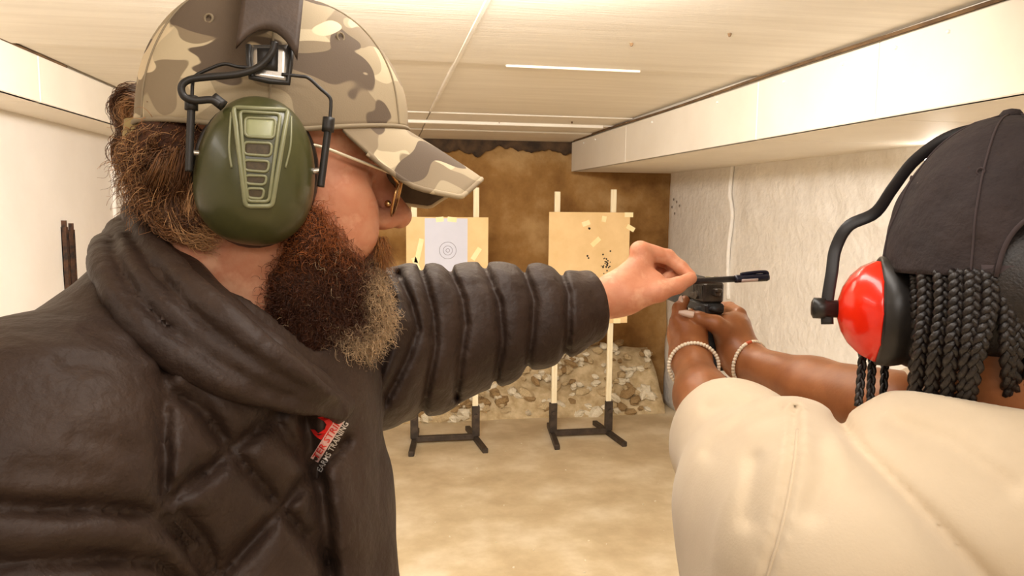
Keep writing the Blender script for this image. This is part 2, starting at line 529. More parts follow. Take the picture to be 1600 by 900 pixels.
# left wall and boxed beam
def lwall_fn(s, t):
    y = YR + (5.85 - YR) * s; z = 2.0 * t
    return (XL + 0.006 * NL(y, z), y, z)
wall_l = room_obj('wall_left', solid_grid(lwall_fn, 60, 24, 0.2, lambda s, t: (-1, 0, 0)), M_wall, smooth=True)
room_obj('wall_panel', box(XL - 0.01, XL + 0.018, 4.36, 5.8, 0.0, 1.95, 0.004), M_wall, wall_l)
beam_l = room_obj('beam_left', box(XL - 0.2, -1.235, YR, 5.7, 1.965, ZC + 0.012), M_beam)
for a, b in ((YR, 0.2), (0.2, 2.95), (2.95, 5.7)):
    room_obj('fascia_board', box(-1.234, -1.21, a + 0.002, b - 0.002, 1.95, 2.115, 0.003), M_beam, beam_l)
    room_obj('soffit_board', box(XL - 0.1, -1.212, a + 0.001, b - 0.001, 1.95, 1.964, 0.002), M_beam, beam_l)
room_obj('joint_gap', sweep(np.array([(-1.213, y, 2.119) for y in np.linspace(YR, 3.2, 20)]), 0.005, 6), M_crack, beam_l)
wall_re = room_obj('wall_rear', box(XL - 0.2, XR + 0.35, YR - 0.1, YR, 0, ZC), M_wall)

# two dark metal slotted rails on the left wall
M_rail = mat('rusty_dark_steel', (46, 38, 34), (98, 66, 46), rough=0.6, scale=30, metallic=0.5)
for i, (y, zt, lb) in enumerate(((3.70, 1.51, 'dark rusty metal rail on left wall, the one nearer the camera'), (3.775, 1.495, 'dark rusty metal rail on left wall, the one farther from the camera'))):
    e = bpy.data.objects.new('wall_rail', None); COL.objects.link(e); e.location = (XL, y, 0.9)
    tag(e, lb, 'rail', 'metal rails on the left wall')
    def rp(n, geo):
        me = mesh_data(n, geo[0], geo[1], False, [M_rail]); o = bpy.data.objects.new(n, me); COL.objects.link(o); o.parent = e
    rp('channel', merge(box(0, 0.004, -0.012, 0.012, 0, zt - 0.94), box(0, 0.022, -0.012, -0.008, 0, zt - 0.93), box(0, 0.022, 0.008, 0.012, 0, zt - 0.93)))
    rp('tip', merge(box(0.0, 0.02, -0.006, 0.006, zt - 0.93, zt - 0.90)))
    rp('bolt', lathe([(0.008, 0), (0.008, 0.008), (0.004, 0.012)], 10, (1, 0, 0), (0.002, 0, 0.3)))

# bulkhead lamp on the right wall beyond the shooter's head
lamp = bpy.data.objects.new('wall_lamp', None); COL.objects.link(lamp); lamp.location = (XR - 0.02, 2.66, 1.79)
tag(lamp, 'glowing white wall lamp under the right beam beside the shooter\'s cap', 'lamp')
M_glow = glow_mat('lamp_glow', (1.0, 0.93, 0.84, 1), 9.0)
def lp(n, geo, m):
    me = mesh_data(n, geo[0], geo[1], True, [m]); o = bpy.data.objects.new(n, me); COL.objects.link(o); o.parent = lamp
lp('back_plate', lathe([(0.075, 0), (0.08, -0.01), (0.075, -0.02)], 24, (1, 0, 0)), M_lampwhite)
lp('glass_dome', lathe([(0.066, -0.02), (0.066, -0.03), (0.05, -0.055), (0.025, -0.068), (0.004, -0.07)], 24, (1, 0, 0)), M_glow)

# rubble heaped at the foot of the backstop
heap = bpy.data.objects.new('rubble_heap', None); COL.objects.link(heap); heap.location = (0.9, 5.52, 0)
tag(heap, 'heap of broken pale stones along the foot of the earth backstop', 'rubble')
def mound_fn(s, t):
    x = -1.35 + 3.5 * s - 0.9
    prof = t ** 0.8
    return (x, -0.22 + 0.44 * t + 0.02 * NM(x, t), -0.02 + 0.47 * prof + 0.03 * NM2(x, t) * t)
mv = solid_grid(mound_fn, 60, 10, 0.1, lambda s, t: (0, 0.5, -0.5))
mo = bpy.data.objects.new('soil_mound', mesh_data('soil_mound', mv[0], mv[1], True, [M_rock[1]])); COL.objects.link(mo); mo.parent = heap
rock_meshes = []
for k in range(9):
    r = np.random.default_rng(100 + k)
    vs = []
    nlat, nlon = 4, 6
    for i in range(nlat + 1):
        for j in range(nlon):
            th = math.pi * i / nlat; ph = 2 * math.pi * (j + 0.5 * (i % 2)) / nlon
            q = np.array([math.sin(th) * math.cos(ph), math.sin(th) * math.sin(ph), math.cos(th)])
            vs.append(q * r.uniform(0.72, 1.1) * np.array([1, 0.7, 0.6]))
    fs = [(i * nlon + j, i * nlon + (j + 1) % nlon, (i + 1) * nlon + (j + 1) % nlon, (i + 1) * nlon + j) for i in range(nlat) for j in range(nlon)]
    rock_meshes.append(mesh_data('stone', np.array(vs), fs, False, [M_rock[k % 3 if k < 6 else 0]]))
for k in range(280):
    o = bpy.data.objects.new('stone', rock_meshes[int(rng.integers(9))]); COL.objects.link(o); o.parent = heap
    t = rng.uniform(0.0, 1.0); x = rng.uniform(-0.95, 1.22) if k < 250 else rng.uniform(-2.2, -1.0)
    s = rng.uniform(0.026, 0.072) * (1.25 if t < 0.3 else 1.0)
    o.location = (x, -0.2 + 0.40 * t, 0.49 * t ** 0.8 + 0.004)
    o.scale = (s, s * rng.uniform(0.7, 1), s * rng.uniform(0.7, 1.0)); o.rotation_euler = tuple(rng.uniform(-0.5, 0.5, 2)) + (rng.uniform(0, 6.28),)

# pale dust patches and small chips on the floor
chips = bpy.data.objects.new('floor_debris', None); COL.objects.link(chips); chips.location = (0.9, 3.6, 0)
tag(chips, 'small pale chips scattered over the concrete floor before the stands', 'debris')
for k in range(46):
    o = bpy.data.objects.new('chip', rock_meshes[6 + k % 3]); COL.objects.link(o); o.parent = chips
    s = rng.uniform(0.003, 0.008); o.location = (rng.uniform(-0.8, 0.8), rng.uniform(-1.0, 1.7), s * 0.4)
    o.scale = (s, s, s); o.rotation_euler = (0, 0, rng.uniform(0, 6))

# housings invented for the added fill lamps, all out of view
for (x, y, sx, sy), lb in zip(((0.15, 0.62, 0.2, 1.25), (0.2, -1.0, 1.24, 0.94), (-0.95, 0.1, 0.24, 1.25), (0.0, 1.44, 1.14, 0.16)),
                              ('long white housing of an added fill light above the two people', 'wide white housing of an added fill light behind the camera', 'long white housing of an added fill light beside the left beam', 'white housing of an added floodlight set crosswise before the people')):
    gl = box(x - sx / 2, x + sx / 2, y - sy / 2, y + sy / 2, 2.088, 2.13, 0.008)
    if y > 1:      # housing of the added flood, tilted down the range
        t = math.radians(70)
        gl = merge(xf(box(-0.57, 0.57, -0.075, 0.075, 0.004, 0.05, 0.006), [[1, 0, 0], [0, math.cos(t), -math.sin(t)], [0, math.sin(t), math.cos(t)]], (0.0, 1.36, 2.06)), box(-0.5, 0.5, 1.28, 1.35, 2.09, 2.13))
    o = room_obj('fill_light_housing', gl, M_lampwhite, kind=None)
    tag(o, lb, 'light')

# ------------------------------------------------------------------ target stands
M_stick = mat('pale_pine_stick', (232, 214, 172), (246, 234, 204), rough=0.7, scale=5, stretch=(20, 20, 1))
M_base = mat('dark_grey_steel_base', (62, 54, 48), (88, 76, 66), rough=0.5, scale=20, metallic=0.6)
M_card = mat('tan_cardboard', (226, 190, 134), (238, 205, 152), rough=0.85, scale=4, bump=0.1, bump_scale=60)
M_paper = mat('bluish_white_paper', (206, 208, 222), (214, 215, 228), rough=0.8, scale=4)
M_tape = mat('cream_paster_tape', (245, 226, 168), (250, 236, 190), rough=0.6, scale=10)
M_hole = mat('bullet_hole', (70, 56, 40), (40, 32, 26), rough=0.95)
M_ring = mat('grey_print', (150, 148, 160), rough=0.8)

def stand(label, xa, xb, y, board, paper, tapes, holes):
    e = bpy.data.objects.new('target_stand', None); COL.objects.link(e); xm = (xa + xb) / 2
    e.location = (xm, y, 0); tag(e, label, 'target stand', 'target stands before the backstop')
    def sp(n, geo, m, parent=None, smooth=False):
        o = bpy.data.objects.new(n, mesh_data(n, geo[0], geo[1], smooth, [m])); COL.objects.link(o); o.parent = parent or e
        return o
    w = (xb - xa) / 2
    for s in (-1, 1):
        x = s * w
        splay = s * 0.035
        M3 = np.array([[1, splay / -0.30, 0], [0, 1, 0], [0, 0, 1]])
        sp('foot', xf(box(-0.018, 0.018, -0.27, 0.24, 0.0, 0.035, 0.004), M3, (x, 0, 0)), M_base)
        so = sp('socket', merge(box(x - 0.026, x + 0.026, -0.017, 0.017, 0.035, 0.245, 0.003)), M_base)
        sp('clamp_screw', lathe([(0.009, 0), (0.009, -0.012), (0.013, -0.013), (0.013, -0.022)], 10, (0, 1, 0), (x, -0.017, 0.18)), M_base, so)
        sp('stick', box(x - 0.019 + s * -0.004, x + 0.019 + s * -0.004, -0.010, 0.010, 0.06, 1.705 + 0.01 * s, 0.002), M_stick)
    sp('crossbar', box(-w, w, -0.018, 0.018, 0.012, 0.05, 0.004), M_base)
    bx0, bx1, bz0, bz1 = board
    bo = sp('cardboard', box(bx0 - xm, bx1 - xm, -0.022, -0.014, bz0, bz1, 0.001), M_card)
    if paper:
        px0, px1, pz0, pz1 = paper
        po = sp('paper_target', box(px0 - xm, px1 - xm, -0.0245, -0.0225, pz0, pz1), M_paper, bo)
        for r in (0.055, 0.03, 0.012):
            ang = np.linspace(0, 2 * math.pi, 40, endpoint=False)
            c = ((px0 + px1) / 2 - xm + 0.01, -0.0248, pz1 - 0.21)
            pts = np.array([(c[0] + r * math.cos(a), c[1], c[2] + r * math.sin(a)) for a in ang])
            sp('ring_line', sweep(pts, 0.0018, 4, True, up=(0, 1, 0)), M_ring, bo)
    for (x, z, l, a) in tapes:
        g = box(-l / 2, l / 2, -0.0255, -0.0225, -0.016, 0.016)
        c, s_ = math.cos(a), math.sin(a)
        sp('paster', xf(g, np.array([[c, 0, -s_], [0, 1, 0], [s_, 0, c]]), (x - xm, 0, z)), M_tape, bo)
    for (x, z, r) in holes:
        sp('bullet_hole', lathe([(r, 0), (r, -0.0012)], 8, (0, 1, 0), (x - xm, -0.0222, z)), M_hole, bo)

YS = 4.85
stand('target stand with a bluish paper sheet pinned to its cardboard', 0.19, 0.605, YS, (0.142, 0.68, 0.82, 1.52), (0.262, 0.542, 0.95, 1.512),
      [(0.60, 1.28, 0.09, 1.0), (0.36, 1.505, 0.05, 0.1), (0.44, 1.505, 0.06, -0.1), (0.225, 1.3, 0.16, 1.35), (0.21, 1.2, 0.12, -1.2)], [(0.41, 1.3, 0.004), (0.418, 1.306, 0.004)])
hl = [(1.36, 1.265, 0.007), (1.368, 1.25, 0.006), (1.37, 1.45, 0.008), (1.365, 1.453, 0.005)]
for k in range(26): hl.append((1.49 + rng.normal() * 0.02, 1.215 + rng.normal() * 0.035, float(rng.uniform(0.003, 0.007))))
stand('target stand with plain cardboard peppered by holes and cream pasters', 1.145, 1.545, YS, (1.09, 1.655, 0.80, 1.56), None,
      [(1.345, 1.485, 0.055, 0.35), (1.415, 1.36, 0.075, 0.75), (1.47, 1.515, 0.04, 1.4), (1.645, 1.545, 0.06, 0.0), (1.66, 1.455, 0.06, -0.5), (1.615, 1.10, 0.09, 0.8), (1.58, 0.815, 0.05, 0.0)], hl)

# ================================================================== THE INSTRUCTOR (level coordinates)
M_skin = mat('fair_skin', (214, 150, 116), (226, 168, 134), rough=0.5, scale=28, bump=0.25, bump_scale=220, bump_dist=0.0012, c3=(208, 138, 104), sss=0.12, spec=0.35)
M_jacket = mat('dark_brown_puffer_nylon', (48, 34, 27), (62, 46, 36), rough=0.58, scale=9, bump=0.6, bump_scale=34, bump_dist=0.010, spec=0.3)
M_pants = mat('dark_grey_denim', (44, 44, 50), (56, 56, 62), rough=0.85, scale=60)
M_shoe = mat('black_boot_leather', (26, 24, 23), (36, 33, 30), rough=0.5, scale=30)
M_hair = hair_mat('brown_hair')
M_beardbase = mat('dark_beard_roots', (52, 28, 14), (86, 48, 24), rough=0.9, scale=120, bump=0.8, bump_scale=200, bump_dist=0.003)

man_b = (-0.30, 0.66, 0.0)
man = thing('person', 'bearded man in camouflage cap and dark puffer jacket reaching out with a pen', 'person', man_b)

# ---- head frame: x forward (to the right of the picture), y to his left, z up, at the ear holes
HS = 1.06
def rot(yaw, pitch, roll=0.0):
    cy, sy, cp, sp, cr, sr = math.cos(yaw), math.sin(yaw), math.cos(pitch), math.sin(pitch), math.cos(roll), math.sin(roll)
    return (np.array([[cy, -sy, 0], [sy, cy, 0], [0, 0, 1]]) @ np.array([[cp, 0, sp], [0, 1, 0], [-sp, 0, cp]])
            @ np.array([[1, 0, 0], [0, cr, -sr], [0, sr, cr]]))
HM = rot(math.radians(18), math.radians(7), math.radians(-4))
HO = np.array([-0.236, 0.708, 1.630])
def H(p): return HO + HS * (HM @ np.asarray(p, float))
def Hg(geo): return HO + HS * (np.asarray(geo[0]) @ HM.T), geo[1]
def toH(X): return ((X - HO.astype(X.dtype)) @ HM.astype(X.dtype)) / HS

NECK0 = np.array([-0.30, 0.70, 1.42])
def head_sdf(X):
    q = toH(X)
    d = ell(q, (-0.008, 0, 0.052), (0.098, 0.078, 0.094))                       # cranium
    d = smin(d, ell(q, (0.042, 0, -0.012), (0.058, 0.062, 0.086)), 0.03)        # face block
    d = smin(d, rcone(q, (0.012, -0.050, -0.052), (0.072, -0.018, -0.098), 0.022, 0.022), 0.03)   # jaw
    d = smin(d, rcone(q, (0.012, 0.050, -0.052), (0.072, 0.018, -0.098), 0.022, 0.022), 0.03)
    d = smin(d, ell(q, (0.086, 0, -0.102), (0.020, 0.024, 0.018)), 0.02)        # chin
    d = smin(d, rcone(q, (0.088, -0.030, 0.024), (0.088, 0.030, 0.024), 0.013, 0.013), 0.02)      # brow ridge
    for s in (-1, 1):
        d = smin(d, ell(q, (0.066, s * 0.044, -0.018), (0.030, 0.022, 0.024)), 0.022)             # cheekbone
        d = smin(d, ell(q, (0.074, s * 0.036, -0.048), (0.026, 0.022, 0.024)), 0.02)              # cheek
        d = smax(d, -ell(q, (0.100, s * 0.034, -0.002), (0.020, 0.017, 0.014)), 0.014)             # eye socket
        d = smin(d, ell(q, (0.079, s * 0.032, -0.003), (0.0125, 0.0125, 0.0125)), 0.003)           # eyeball under lids
        d = smin(d, rcone(q, (0.087, s * 0.020, -0.013), (0.079, s * 0.046, -0.013), 0.004, 0.003), 0.008)  # lower lid / bag
        d = smin(d, rcone(q, (0.091, s * 0.020, 0.006), (0.079, s * 0.048, 0.002), 0.004, 0.004), 0.006)  # upper lid fold
        e = ell(q, (-0.008, s * 0.076, -0.004), (0.022, 0.010, 0.032))                            # ear
        d = smin(d, e, 0.006)
    nose = tube_sdf(q, [(0.096, 0, 0.012), (0.109, 0, -0.006), (0.1235, 0, -0.024)], [0.008, 0.0095, 0.0125], 0.006)
    for s in (-1, 1):
        nose = smin(nose, ell(q, (0.109, s * 0.0125, -0.030), (0.014, 0.009, 0.0095)), 0.007)
    d = smin(d, nose, 0.010)
    for s in (-1, 1):
        d = smax(d, -ell(q, (0.1155, s * 0.007, -0.0395), (0.006, 0.0035, 0.005)), 0.003)         # nostril
    d = smin(d, ell(q, (0.098, 0, -0.056), (0.014, 0.022, 0.010)), 0.010)                         # upper lip
    d = smin(d, ell(q, (0.104, 0, -0.068), (0.0085, 0.022, 0.006)), 0.005)                        # lips
    d = smin(d, ell(q, (0.102, 0, -0.080), (0.009, 0.020, 0.0065)), 0.005)
    d = smax(d, -rcone(q, (0.112, -0.018, -0.0745), (0.112, 0.018, -0.0745), 0.0022, 0.0022), 0.004)
    d = d * HS
    n = rcone(X, H((-0.030, 0, -0.035)), NECK0, 0.064 * HS, 0.078)                               # neck
    n = smin(n, rcone(X, H((-0.030, -0.040, -0.01)), NECK0 + (-0.005, -0.04, 0.0), 0.026, 0.035), 0.03)
    n = smin(n, rcone(X, H((0.0, -0.062, -0.04)), NECK0 + (0.06, -0.03, 0.02), 0.018, 0.022), 0.03)   # neck muscle
    d = smin(d, n, 0.022)
    return d
head_geo = sdf_mesh(head_sdf, HO - (0.2, 0.2, 0.30), HO + (0.22, 0.2, 0.2), 0.0026)

# ---- left hand pinching the pen
def hand_sdf(X):
    w = P(925, 474, 1.045); w2 = P(960, 462, 1.06)
    fore = tube_sdf(X, [P(850, 488, 1.01), w], [0.026, 0.026])
    fore = smin(fore, rcone(X, w + (0, 0.004, 0), w2, 0.0255, 0.026), 0.012)
    palm = rcone(X, w2, P(1003, 408, 1.075), 0.024, 0.0175)
    palm = smin(palm, rcone(X, w2 + (0, 0.012, 0), P(1004, 418, 1.110), 0.024, 0.020), 0.018)
    palm = smin(palm, rcone(X, P(985, 462, 1.058), P(1022, 440, 1.062), 0.020, 0.015), 0.018)
    d = smin(fore, palm, 0.022)
    # thumb: base, joint, tip against the pen
    th = tube_sdf(X, [P(985, 466, 1.050), P(1030, 456, 1.045), P(1058, 446, 1.050), P(1079, 435, 1.058)], [0.019, 0.0138, 0.0112, 0.0092], 0.006)
    d = smin(d, th, 0.012)
    ix = tube_sdf(X, [P(1001, 392, 1.082), P(1043, 401, 1.088), P(1064, 418, 1.082), P(1079, 431, 1.072)], [0.0145, 0.0110, 0.0098, 0.0082], 0.004)
    d = smin(d, ix, 0.006)
    mid = tube_sdf(X, [P(1002, 398, 1.104), P(1046, 408, 1.118), P(1056, 428, 1.104), P(1040, 436, 1.092)], [0.0145, 0.0108, 0.0098, 0.0085], 0.004)
    ring = tube_sdf(X, [P(998, 408, 1.124), P(1036, 418, 1.142), P(1046, 438, 1.126), P(1026, 442, 1.108)], [0.0140, 0.0100, 0.0092, 0.0080], 0.004)
    pink = tube_sdf(X, [P(990, 424, 1.140), P(1022, 434, 1.156), P(1032, 448, 1.142), P(1014, 450, 1.124)], [0.0125, 0.0090, 0.0082, 0.0070], 0.004)
    for e in (mid, ring, pink): d = smin(d, e, 0.004)
    d = smin(d, ell(X, P(999, 391, 1.072), (0.013, 0.012, 0.011)), 0.010)          # knuckle
    d = d + 0.0006 * np.sin(120 * X[:, 0] + 90 * X[:, 2]) * np.exp(-((pix(X)[0] - 1043) / 9) ** 2)
    return d
hand_geo = sdf_mesh(hand_sdf, P(760, 560, 0.93) - (0, 0, 0.02), P(1100, 360, 1.19) + (0.01, 0, 0.02), 0.0020)

# ---- body inside the clothes
TY = math.radians(-20)
TM = rot(TY, 0)
Rsh, Lsh = np.array([-0.335, 0.490, 1.398]), np.array([-0.235, 0.850, 1.410])
Relb, Lelb = np.array([-0.335, 0.425, 1.12]), P(640, 548, 0.97)
def torso_core(X):
    d = ell(X, (-0.285, 0.68, 1.20), (0.105, 0.165, 0.36), TM)
    d = smin(d, rcone(X, Rsh, NECK0 - (0, 0, 0.02), 0.055, 0.07), 0.05)
    d = smin(d, rcone(X, Lsh, NECK0 - (0, 0, 0.02), 0.055, 0.07), 0.05)
    d = smin(d, tube_sdf(X, [Lsh, Lelb, P(850, 488, 1.015)], [0.05, 0.042, 0.026]), 0.02)
    d = smin(d, tube_sdf(X, [Rsh, Relb, (-0.30, 0.47, 0.88), (-0.28, 0.48, 0.80)], [0.05, 0.042, 0.03, 0.035]), 0.02)
    return d
core_geo = sdf_mesh(torso_core, (-0.50, 0.30, 0.74), (0.16, 1.12, 1.56), 0.009)
legs = lambda X: smin(ell(X, (-0.29, 0.67, 0.92), (0.13, 0.18, 0.17), TM),
                      np.minimum(tube_sdf(X, [(-0.32, 0.58, 0.88), (-0.31, 0.56, 0.48), (-0.33, 0.56, 0.09)], [0.095, 0.07, 0.05], 0.02),
                                 tube_sdf(X, [(-0.26, 0.76, 0.88), (-0.25, 0.80, 0.48), (-0.27, 0.81, 0.09)], [0.095, 0.07, 0.05], 0.02)), 0.03)
body_geo = join_np(head_geo, hand_geo, core_geo)
part('body', body_geo, M_skin, man)
part('trousers', sdf_mesh(legs, (-0.52, 0.36, 0.03), (-0.06, 0.98, 1.12), 0.012), M_pants, man)
for fy in (0.56, 0.81):
    fx = -0.33 if fy < 0.7 else -0.27
    sh = lambda X, fx=fx, fy=fy: np.maximum(smin(ell(X, (fx + 0.05, fy, 0.035), (0.15, 0.05, 0.045)), rcone(X, (fx, fy, 0.05), (fx, fy, 0.13), 0.055, 0.056), 0.03), 0.004 - X[:, 2])
    part('boot', sdf_mesh(sh, (fx - 0.14, fy - 0.08, -0.02), (fx + 0.24, fy + 0.08, 0.22), 0.009), M_shoe, man)

# ---- puffer jacket
seams_body = [
    [(262, 560), (256, 610), (256, 700), (254, 770), (262, 815)],                 # armhole
    [(-60, 788), (60, 792), (160, 794), (238, 802), (290, 850), (325, 900), (330, 960)],
    [(-60, 880), (60, 876), (160, 870), (250, 880), (300, 930)],
    [(266, 782), (330, 730), (413, 660), (480, 606)],                             # diamond quilting
    [(340, 905), (400, 838), (450, 782), (497, 730), (540, 690)],
    [(370, 712), (427, 780), (470, 830), (515, 880)],
    [(425, 648), (460, 700), (492, 745)],
    [(250, 600), (310, 640), (370, 712)],
    [(280, 800), (320, 850), (345, 905)],
]
creases = [[(60, 462), (110, 440), (150, 404)], [(100, 566), (170, 572), (222, 590)], [(118, 682), (170, 690), (212, 704)], [(140, 520), (190, 545), (236, 552)], [(20, 730), (90, 745), (150, 742)], [(300, 600), (330, 640), (352, 690)], [(280, 660), (300, 700), (306, 740)]]
front_edge = [[(478, 655), (484, 705), (499, 760), (507, 820), (514, 900), (520, 980)]]
seams_sleeve = [
    [(600, 434), (612, 470), (606, 540), (585, 600), (560, 650)],
    [(622, 428), (642, 473), (652, 515), (636, 560), (600, 630)],
    [(658, 420), (677, 490), (680, 540), (663, 625), (656, 660)],
    [(700, 415), (722, 467), (727, 507), (719, 560), (712, 620)],
    [(756, 415), (780, 473), (785, 533), (772, 600)],
    [(816, 415), (835, 470), (831, 520), (822, 590)],
    [(872, 415), (888, 460), (888, 520), (880, 570)],
]
def jacket_body(X):
    d = ell(X, (-0.277, 0.675, 1.20), (0.150, 0.205, 0.40), TM)
    d = smin(d, rcone(X, (-0.27, 0.67, 1.10), (-0.265, 0.665, 0.86), 0.165, 0.16), 0.05)
    d = smin(d, rcone(X, Rsh + (0.0, 0.0, 0.005), (-0.275, 0.69, 1.418), 0.108, 0.100), 0.06)
    d = smin(d, rcone(X, Lsh, (-0.275, 0.70, 1.43), 0.095, 0.10), 0.05)
    arm = tube_sdf(X, [Rsh, Relb + (0.0, 0, 0), (-0.31, 0.46, 0.93)], [0.108, 0.092, 0.075], 0.03)
    d = smin(d, arm, 0.03)
    # far front panel hanging open
    d = smin(d, rcone(X, P(520, 690, 0.74), P(545, 1000, 0.72), 0.030, 0.045), 0.02)
    d = smax(d, -tube_sdf(X, [H((0.0, 0, 0.0)), H((-0.02, -0.01, -0.07)), P(400, 500, 0.69)], [0.10, 0.10, 0.088], 0.02), 0.012)
    near = np.clip((0.74 - X[:, 1] + 0.3 * (X[:, 0] + 0.27)) / 0.05, 0, 1)
    s = seam_dist(X, seams_body)
    d = d + near * (0.010 * np.exp(-(s / 0.0055) ** 2) + 0.011 * np.exp(-s / 0.020) - 0.003)
    d = d - near * 0.0035 * np.abs(fbm(X, 85, 18, 2)) * np.exp(-s / 0.022)
    d = d + near * 0.0035 * np.exp(-(seam_dist(X, creases) / 0.006) ** 2)
    s2 = seam_dist(X, front_edge)
    d = d + near * 0.020 * np.exp(-(s2 / 0.008) ** 2)
    d = d - 0.0045 * fbm(X, 24, 4, 3) - 0.0022 * np.abs(fbm(X * np.array([1, 1, 0.6]), 62, 8, 2))
    return d
NK = P(345, 430, 0.70)
CU = spline([(222, 322), (250, 372), (300, 425), (340, 462), (400, 515), (455, 565), (510, 610), (534, 632)], 15)
CL = spline([(152, 398), (158, 450), (195, 515), (250, 565), (330, 605), (410, 630), (480, 640), (532, 645)], 15)
CD = np.interp(np.linspace(0, 1, 15), np.linspace(0, 1, 8), [0.69, 0.625, 0.575, 0.555, 0.545, 0.555, 0.59, 0.645])
def collar_roll(k):
    c = CU * (1 - k) + CL * k
    w = np.linalg.norm(CU - CL, axis=1) * CD / FPX
    # lay the roll on the jacket: march from the near side until the cloth is met
    o = np.array([0, 0, CAM_Z]); R_ = np.array([P(x, y, 1.0) - o for x, y in c]); t = np.full(15, 0.30)
    for _ in range(60): t = t + 0.6 * np.minimum(jacket_body(o + R_ * t[:, None]), 0.05)
    d = np.minimum(CD, t - 0.003)
    d = np.convolve(np.pad(d, 1, mode='edge'), [0.25, 0.5, 0.25], mode='valid')
    return [P(x, y, e) for (x, y), e in zip(c, d)], w
ROLLS = [collar_roll(k) for k in (0.17, 0.50, 0.83)]
FILL = [([p * 0.985 + np.array([0, 0, CAM_Z]) * 0.015 + (p - np.array([0, 0, CAM_Z])) * 0.028 for p in pts], w) for pts, w in (collar_roll(0.335), collar_roll(0.665))]
def collar_sdf(X):
    d = None
    for i, (pts, w) in enumerate(ROLLS):
        r = np.maximum(w * 0.20, 0.008)
        e = tube_sdf(X, pts, r)
        d = e if d is None else smin(d, e, 0.005)
    for pts, w in FILL: d = smin(d, tube_sdf(X, pts, np.maximum(w * 0.15, 0.007)), 0.003)
    inner = [P(222, 350, 0.70), P(262, 400, 0.64), P(330, 475, 0.59), P(420, 555, 0.58), P(520, 636, 0.65), P(545, 610, 0.76), P(470, 540, 0.82), P(340, 450, 0.83), P(250, 372, 0.79)]
    d = smin(d, tube_sdf(X, inner + [inner[0]], [0.016] * 10), 0.004)
    far = [P(205, 372, 0.70), P(240, 372, 0.78), P(330, 440, 0.83)]
    d = smin(d, tube_sdf(X, far, [0.024, 0.026, 0.026]), 0.008)
    s = seam_dist(X, [CU * 0.665 + CL * 0.335, CU * 0.335 + CL * 0.665])
    d = d + 0.0035 * np.exp(-(s / 0.005) ** 2)
    return d - 0.0022 * fbm(X, 48, 14, 2) - 0.0014 * np.abs(fbm(X, 95, 15, 2))
def sleeve_sdf(X):
    d = tube_sdf(X, [P(500, 560, 0.84), P(560, 548, 0.90), P(650, 532, 0.965), P(760, 508, 1.00), P(850, 491, 1.02), P(915, 477, 1.035)],
                 [0.092, 0.098, 0.097, 0.083, 0.070, 0.050], 0.02)
    d = smin(d, rcone(X, P(600, 585, 0.95), P(660, 575, 0.97), 0.062, 0.060), 0.03)
    s = seam_dist(X, seams_sleeve)
    d = d + 0.008 * np.exp(-(s / 0.005) ** 2) + 0.006 * np.exp(-s / 0.018)
    d = d - 0.0038 * fbm(X, 40, 24, 2) - 0.0015 * np.abs(fbm(X, 85, 25, 2))
    # cut the cuff open around the wrist
    w = P(934, 472, 1.04); ax = P(934, 472, 1.04) - P(850, 488, 1.02); ax /= np.linalg.norm(ax)
    d = smax(d, (X - w) @ ax - 0.002, 0.012)
    d = smax(d, -rcone(X, P(900, 478, 1.034), P(980, 465, 1.05), 0.030, 0.030), 0.004)
    return d
jk_geo = sdf_mesh(jacket_body, (-0.52, 0.28, 0.80), (-0.03, 1.0, 1.62), 0.0045)
jacket = part('jacket', jk_geo, M_jacket, man, label='dark brown quilted puffer jacket')
part('collar', sdf_mesh(collar_sdf, (-0.46, 0.44, 1.38), (-0.09, 0.95, 1.76), 0.0035), M_jacket, jacket)
part('sleeve', sdf_mesh(sleeve_sdf, (-0.42, 0.70, 1.24), (0.16, 1.16, 1.60), 0.0035), M_jacket, jacket)
M_cord = mat('brown_cord', (96, 66, 36), rough=0.8)
part('drawstring', sweep(spline([P(556, 640, 0.80), P(566, 655, 0.79), P(574, 668, 0.79), P(583, 681, 0.79)], 12), 0.0011, 6), M_cord, jacket)
M_red = mat('red_shirt', (200, 40, 30), (216, 56, 40), rough=0.8, scale=40)
part('shirt_collar', sweep(spline([P(440, 548, 0.62), P(462, 552, 0.635), P(476, 566, 0.65)], 10), [0.004] * 10, 8), M_red, man, label='sliver of red shirt under the beard')

# ---- hair and beard
CAM = np.array([0, 0, CAM_Z])
def HC(px, py, y):
    """head-frame point on the sagittal plane offset y that the photo shows at (px, py)"""
    o = toH(CAM[None])[0]; dl = ((P(px, py, 1.0) - CAM) @ HM) / HS
    return o + (y - o[1]) / dl[1] * dl

def cast(px, py, f, d0, steps=60):
    p = P(px, py, 1.0) - CAM; L_ = np.linalg.norm(p); p /= L_
    t = d0
    for _ in range(steps):
        e = f((CAM + p * t)[None])[0]
        t += e * 0.7
        if abs(e) < 2e-4: break
    return CAM + p * t, p

def curly(roots, dirs, lens, amp, turns, K, gravity=0.0, seed=1):
    r = np.random.default_rng(seed); S = len(roots)
    dirs = dirs / (np.linalg.norm(dirs, axis=1, keepdims=True) + 1e-9)
    a = np.cross(dirs, r.normal(size=(S, 3))); a /= np.linalg.norm(a, axis=1, keepdims=True) + 1e-9
    b = np.cross(dirs, a)
    t = np.linspace(0, 1, K)[None, :, None]
    ph = r.uniform(0, 6.28, (S, 1, 1)); tn = (turns * r.uniform(0.6, 1.4, S))[:, None, None]
    am = (amp * r.uniform(0.4, 1.4, S))[:, None, None] * np.minimum(1, t * 3)
    p = roots[:, None] + dirs[:, None] * lens[:, None, None] * t
    p = p + am * (a[:, None] * np.cos(ph + 6.283 * tn * t) + b[:, None] * np.sin(ph + 6.283 * tn * t)) - am * 0
    p[:, :, 2] -= gravity * (lens[:, None] * t[:, :, 0] ** 2)
    return p

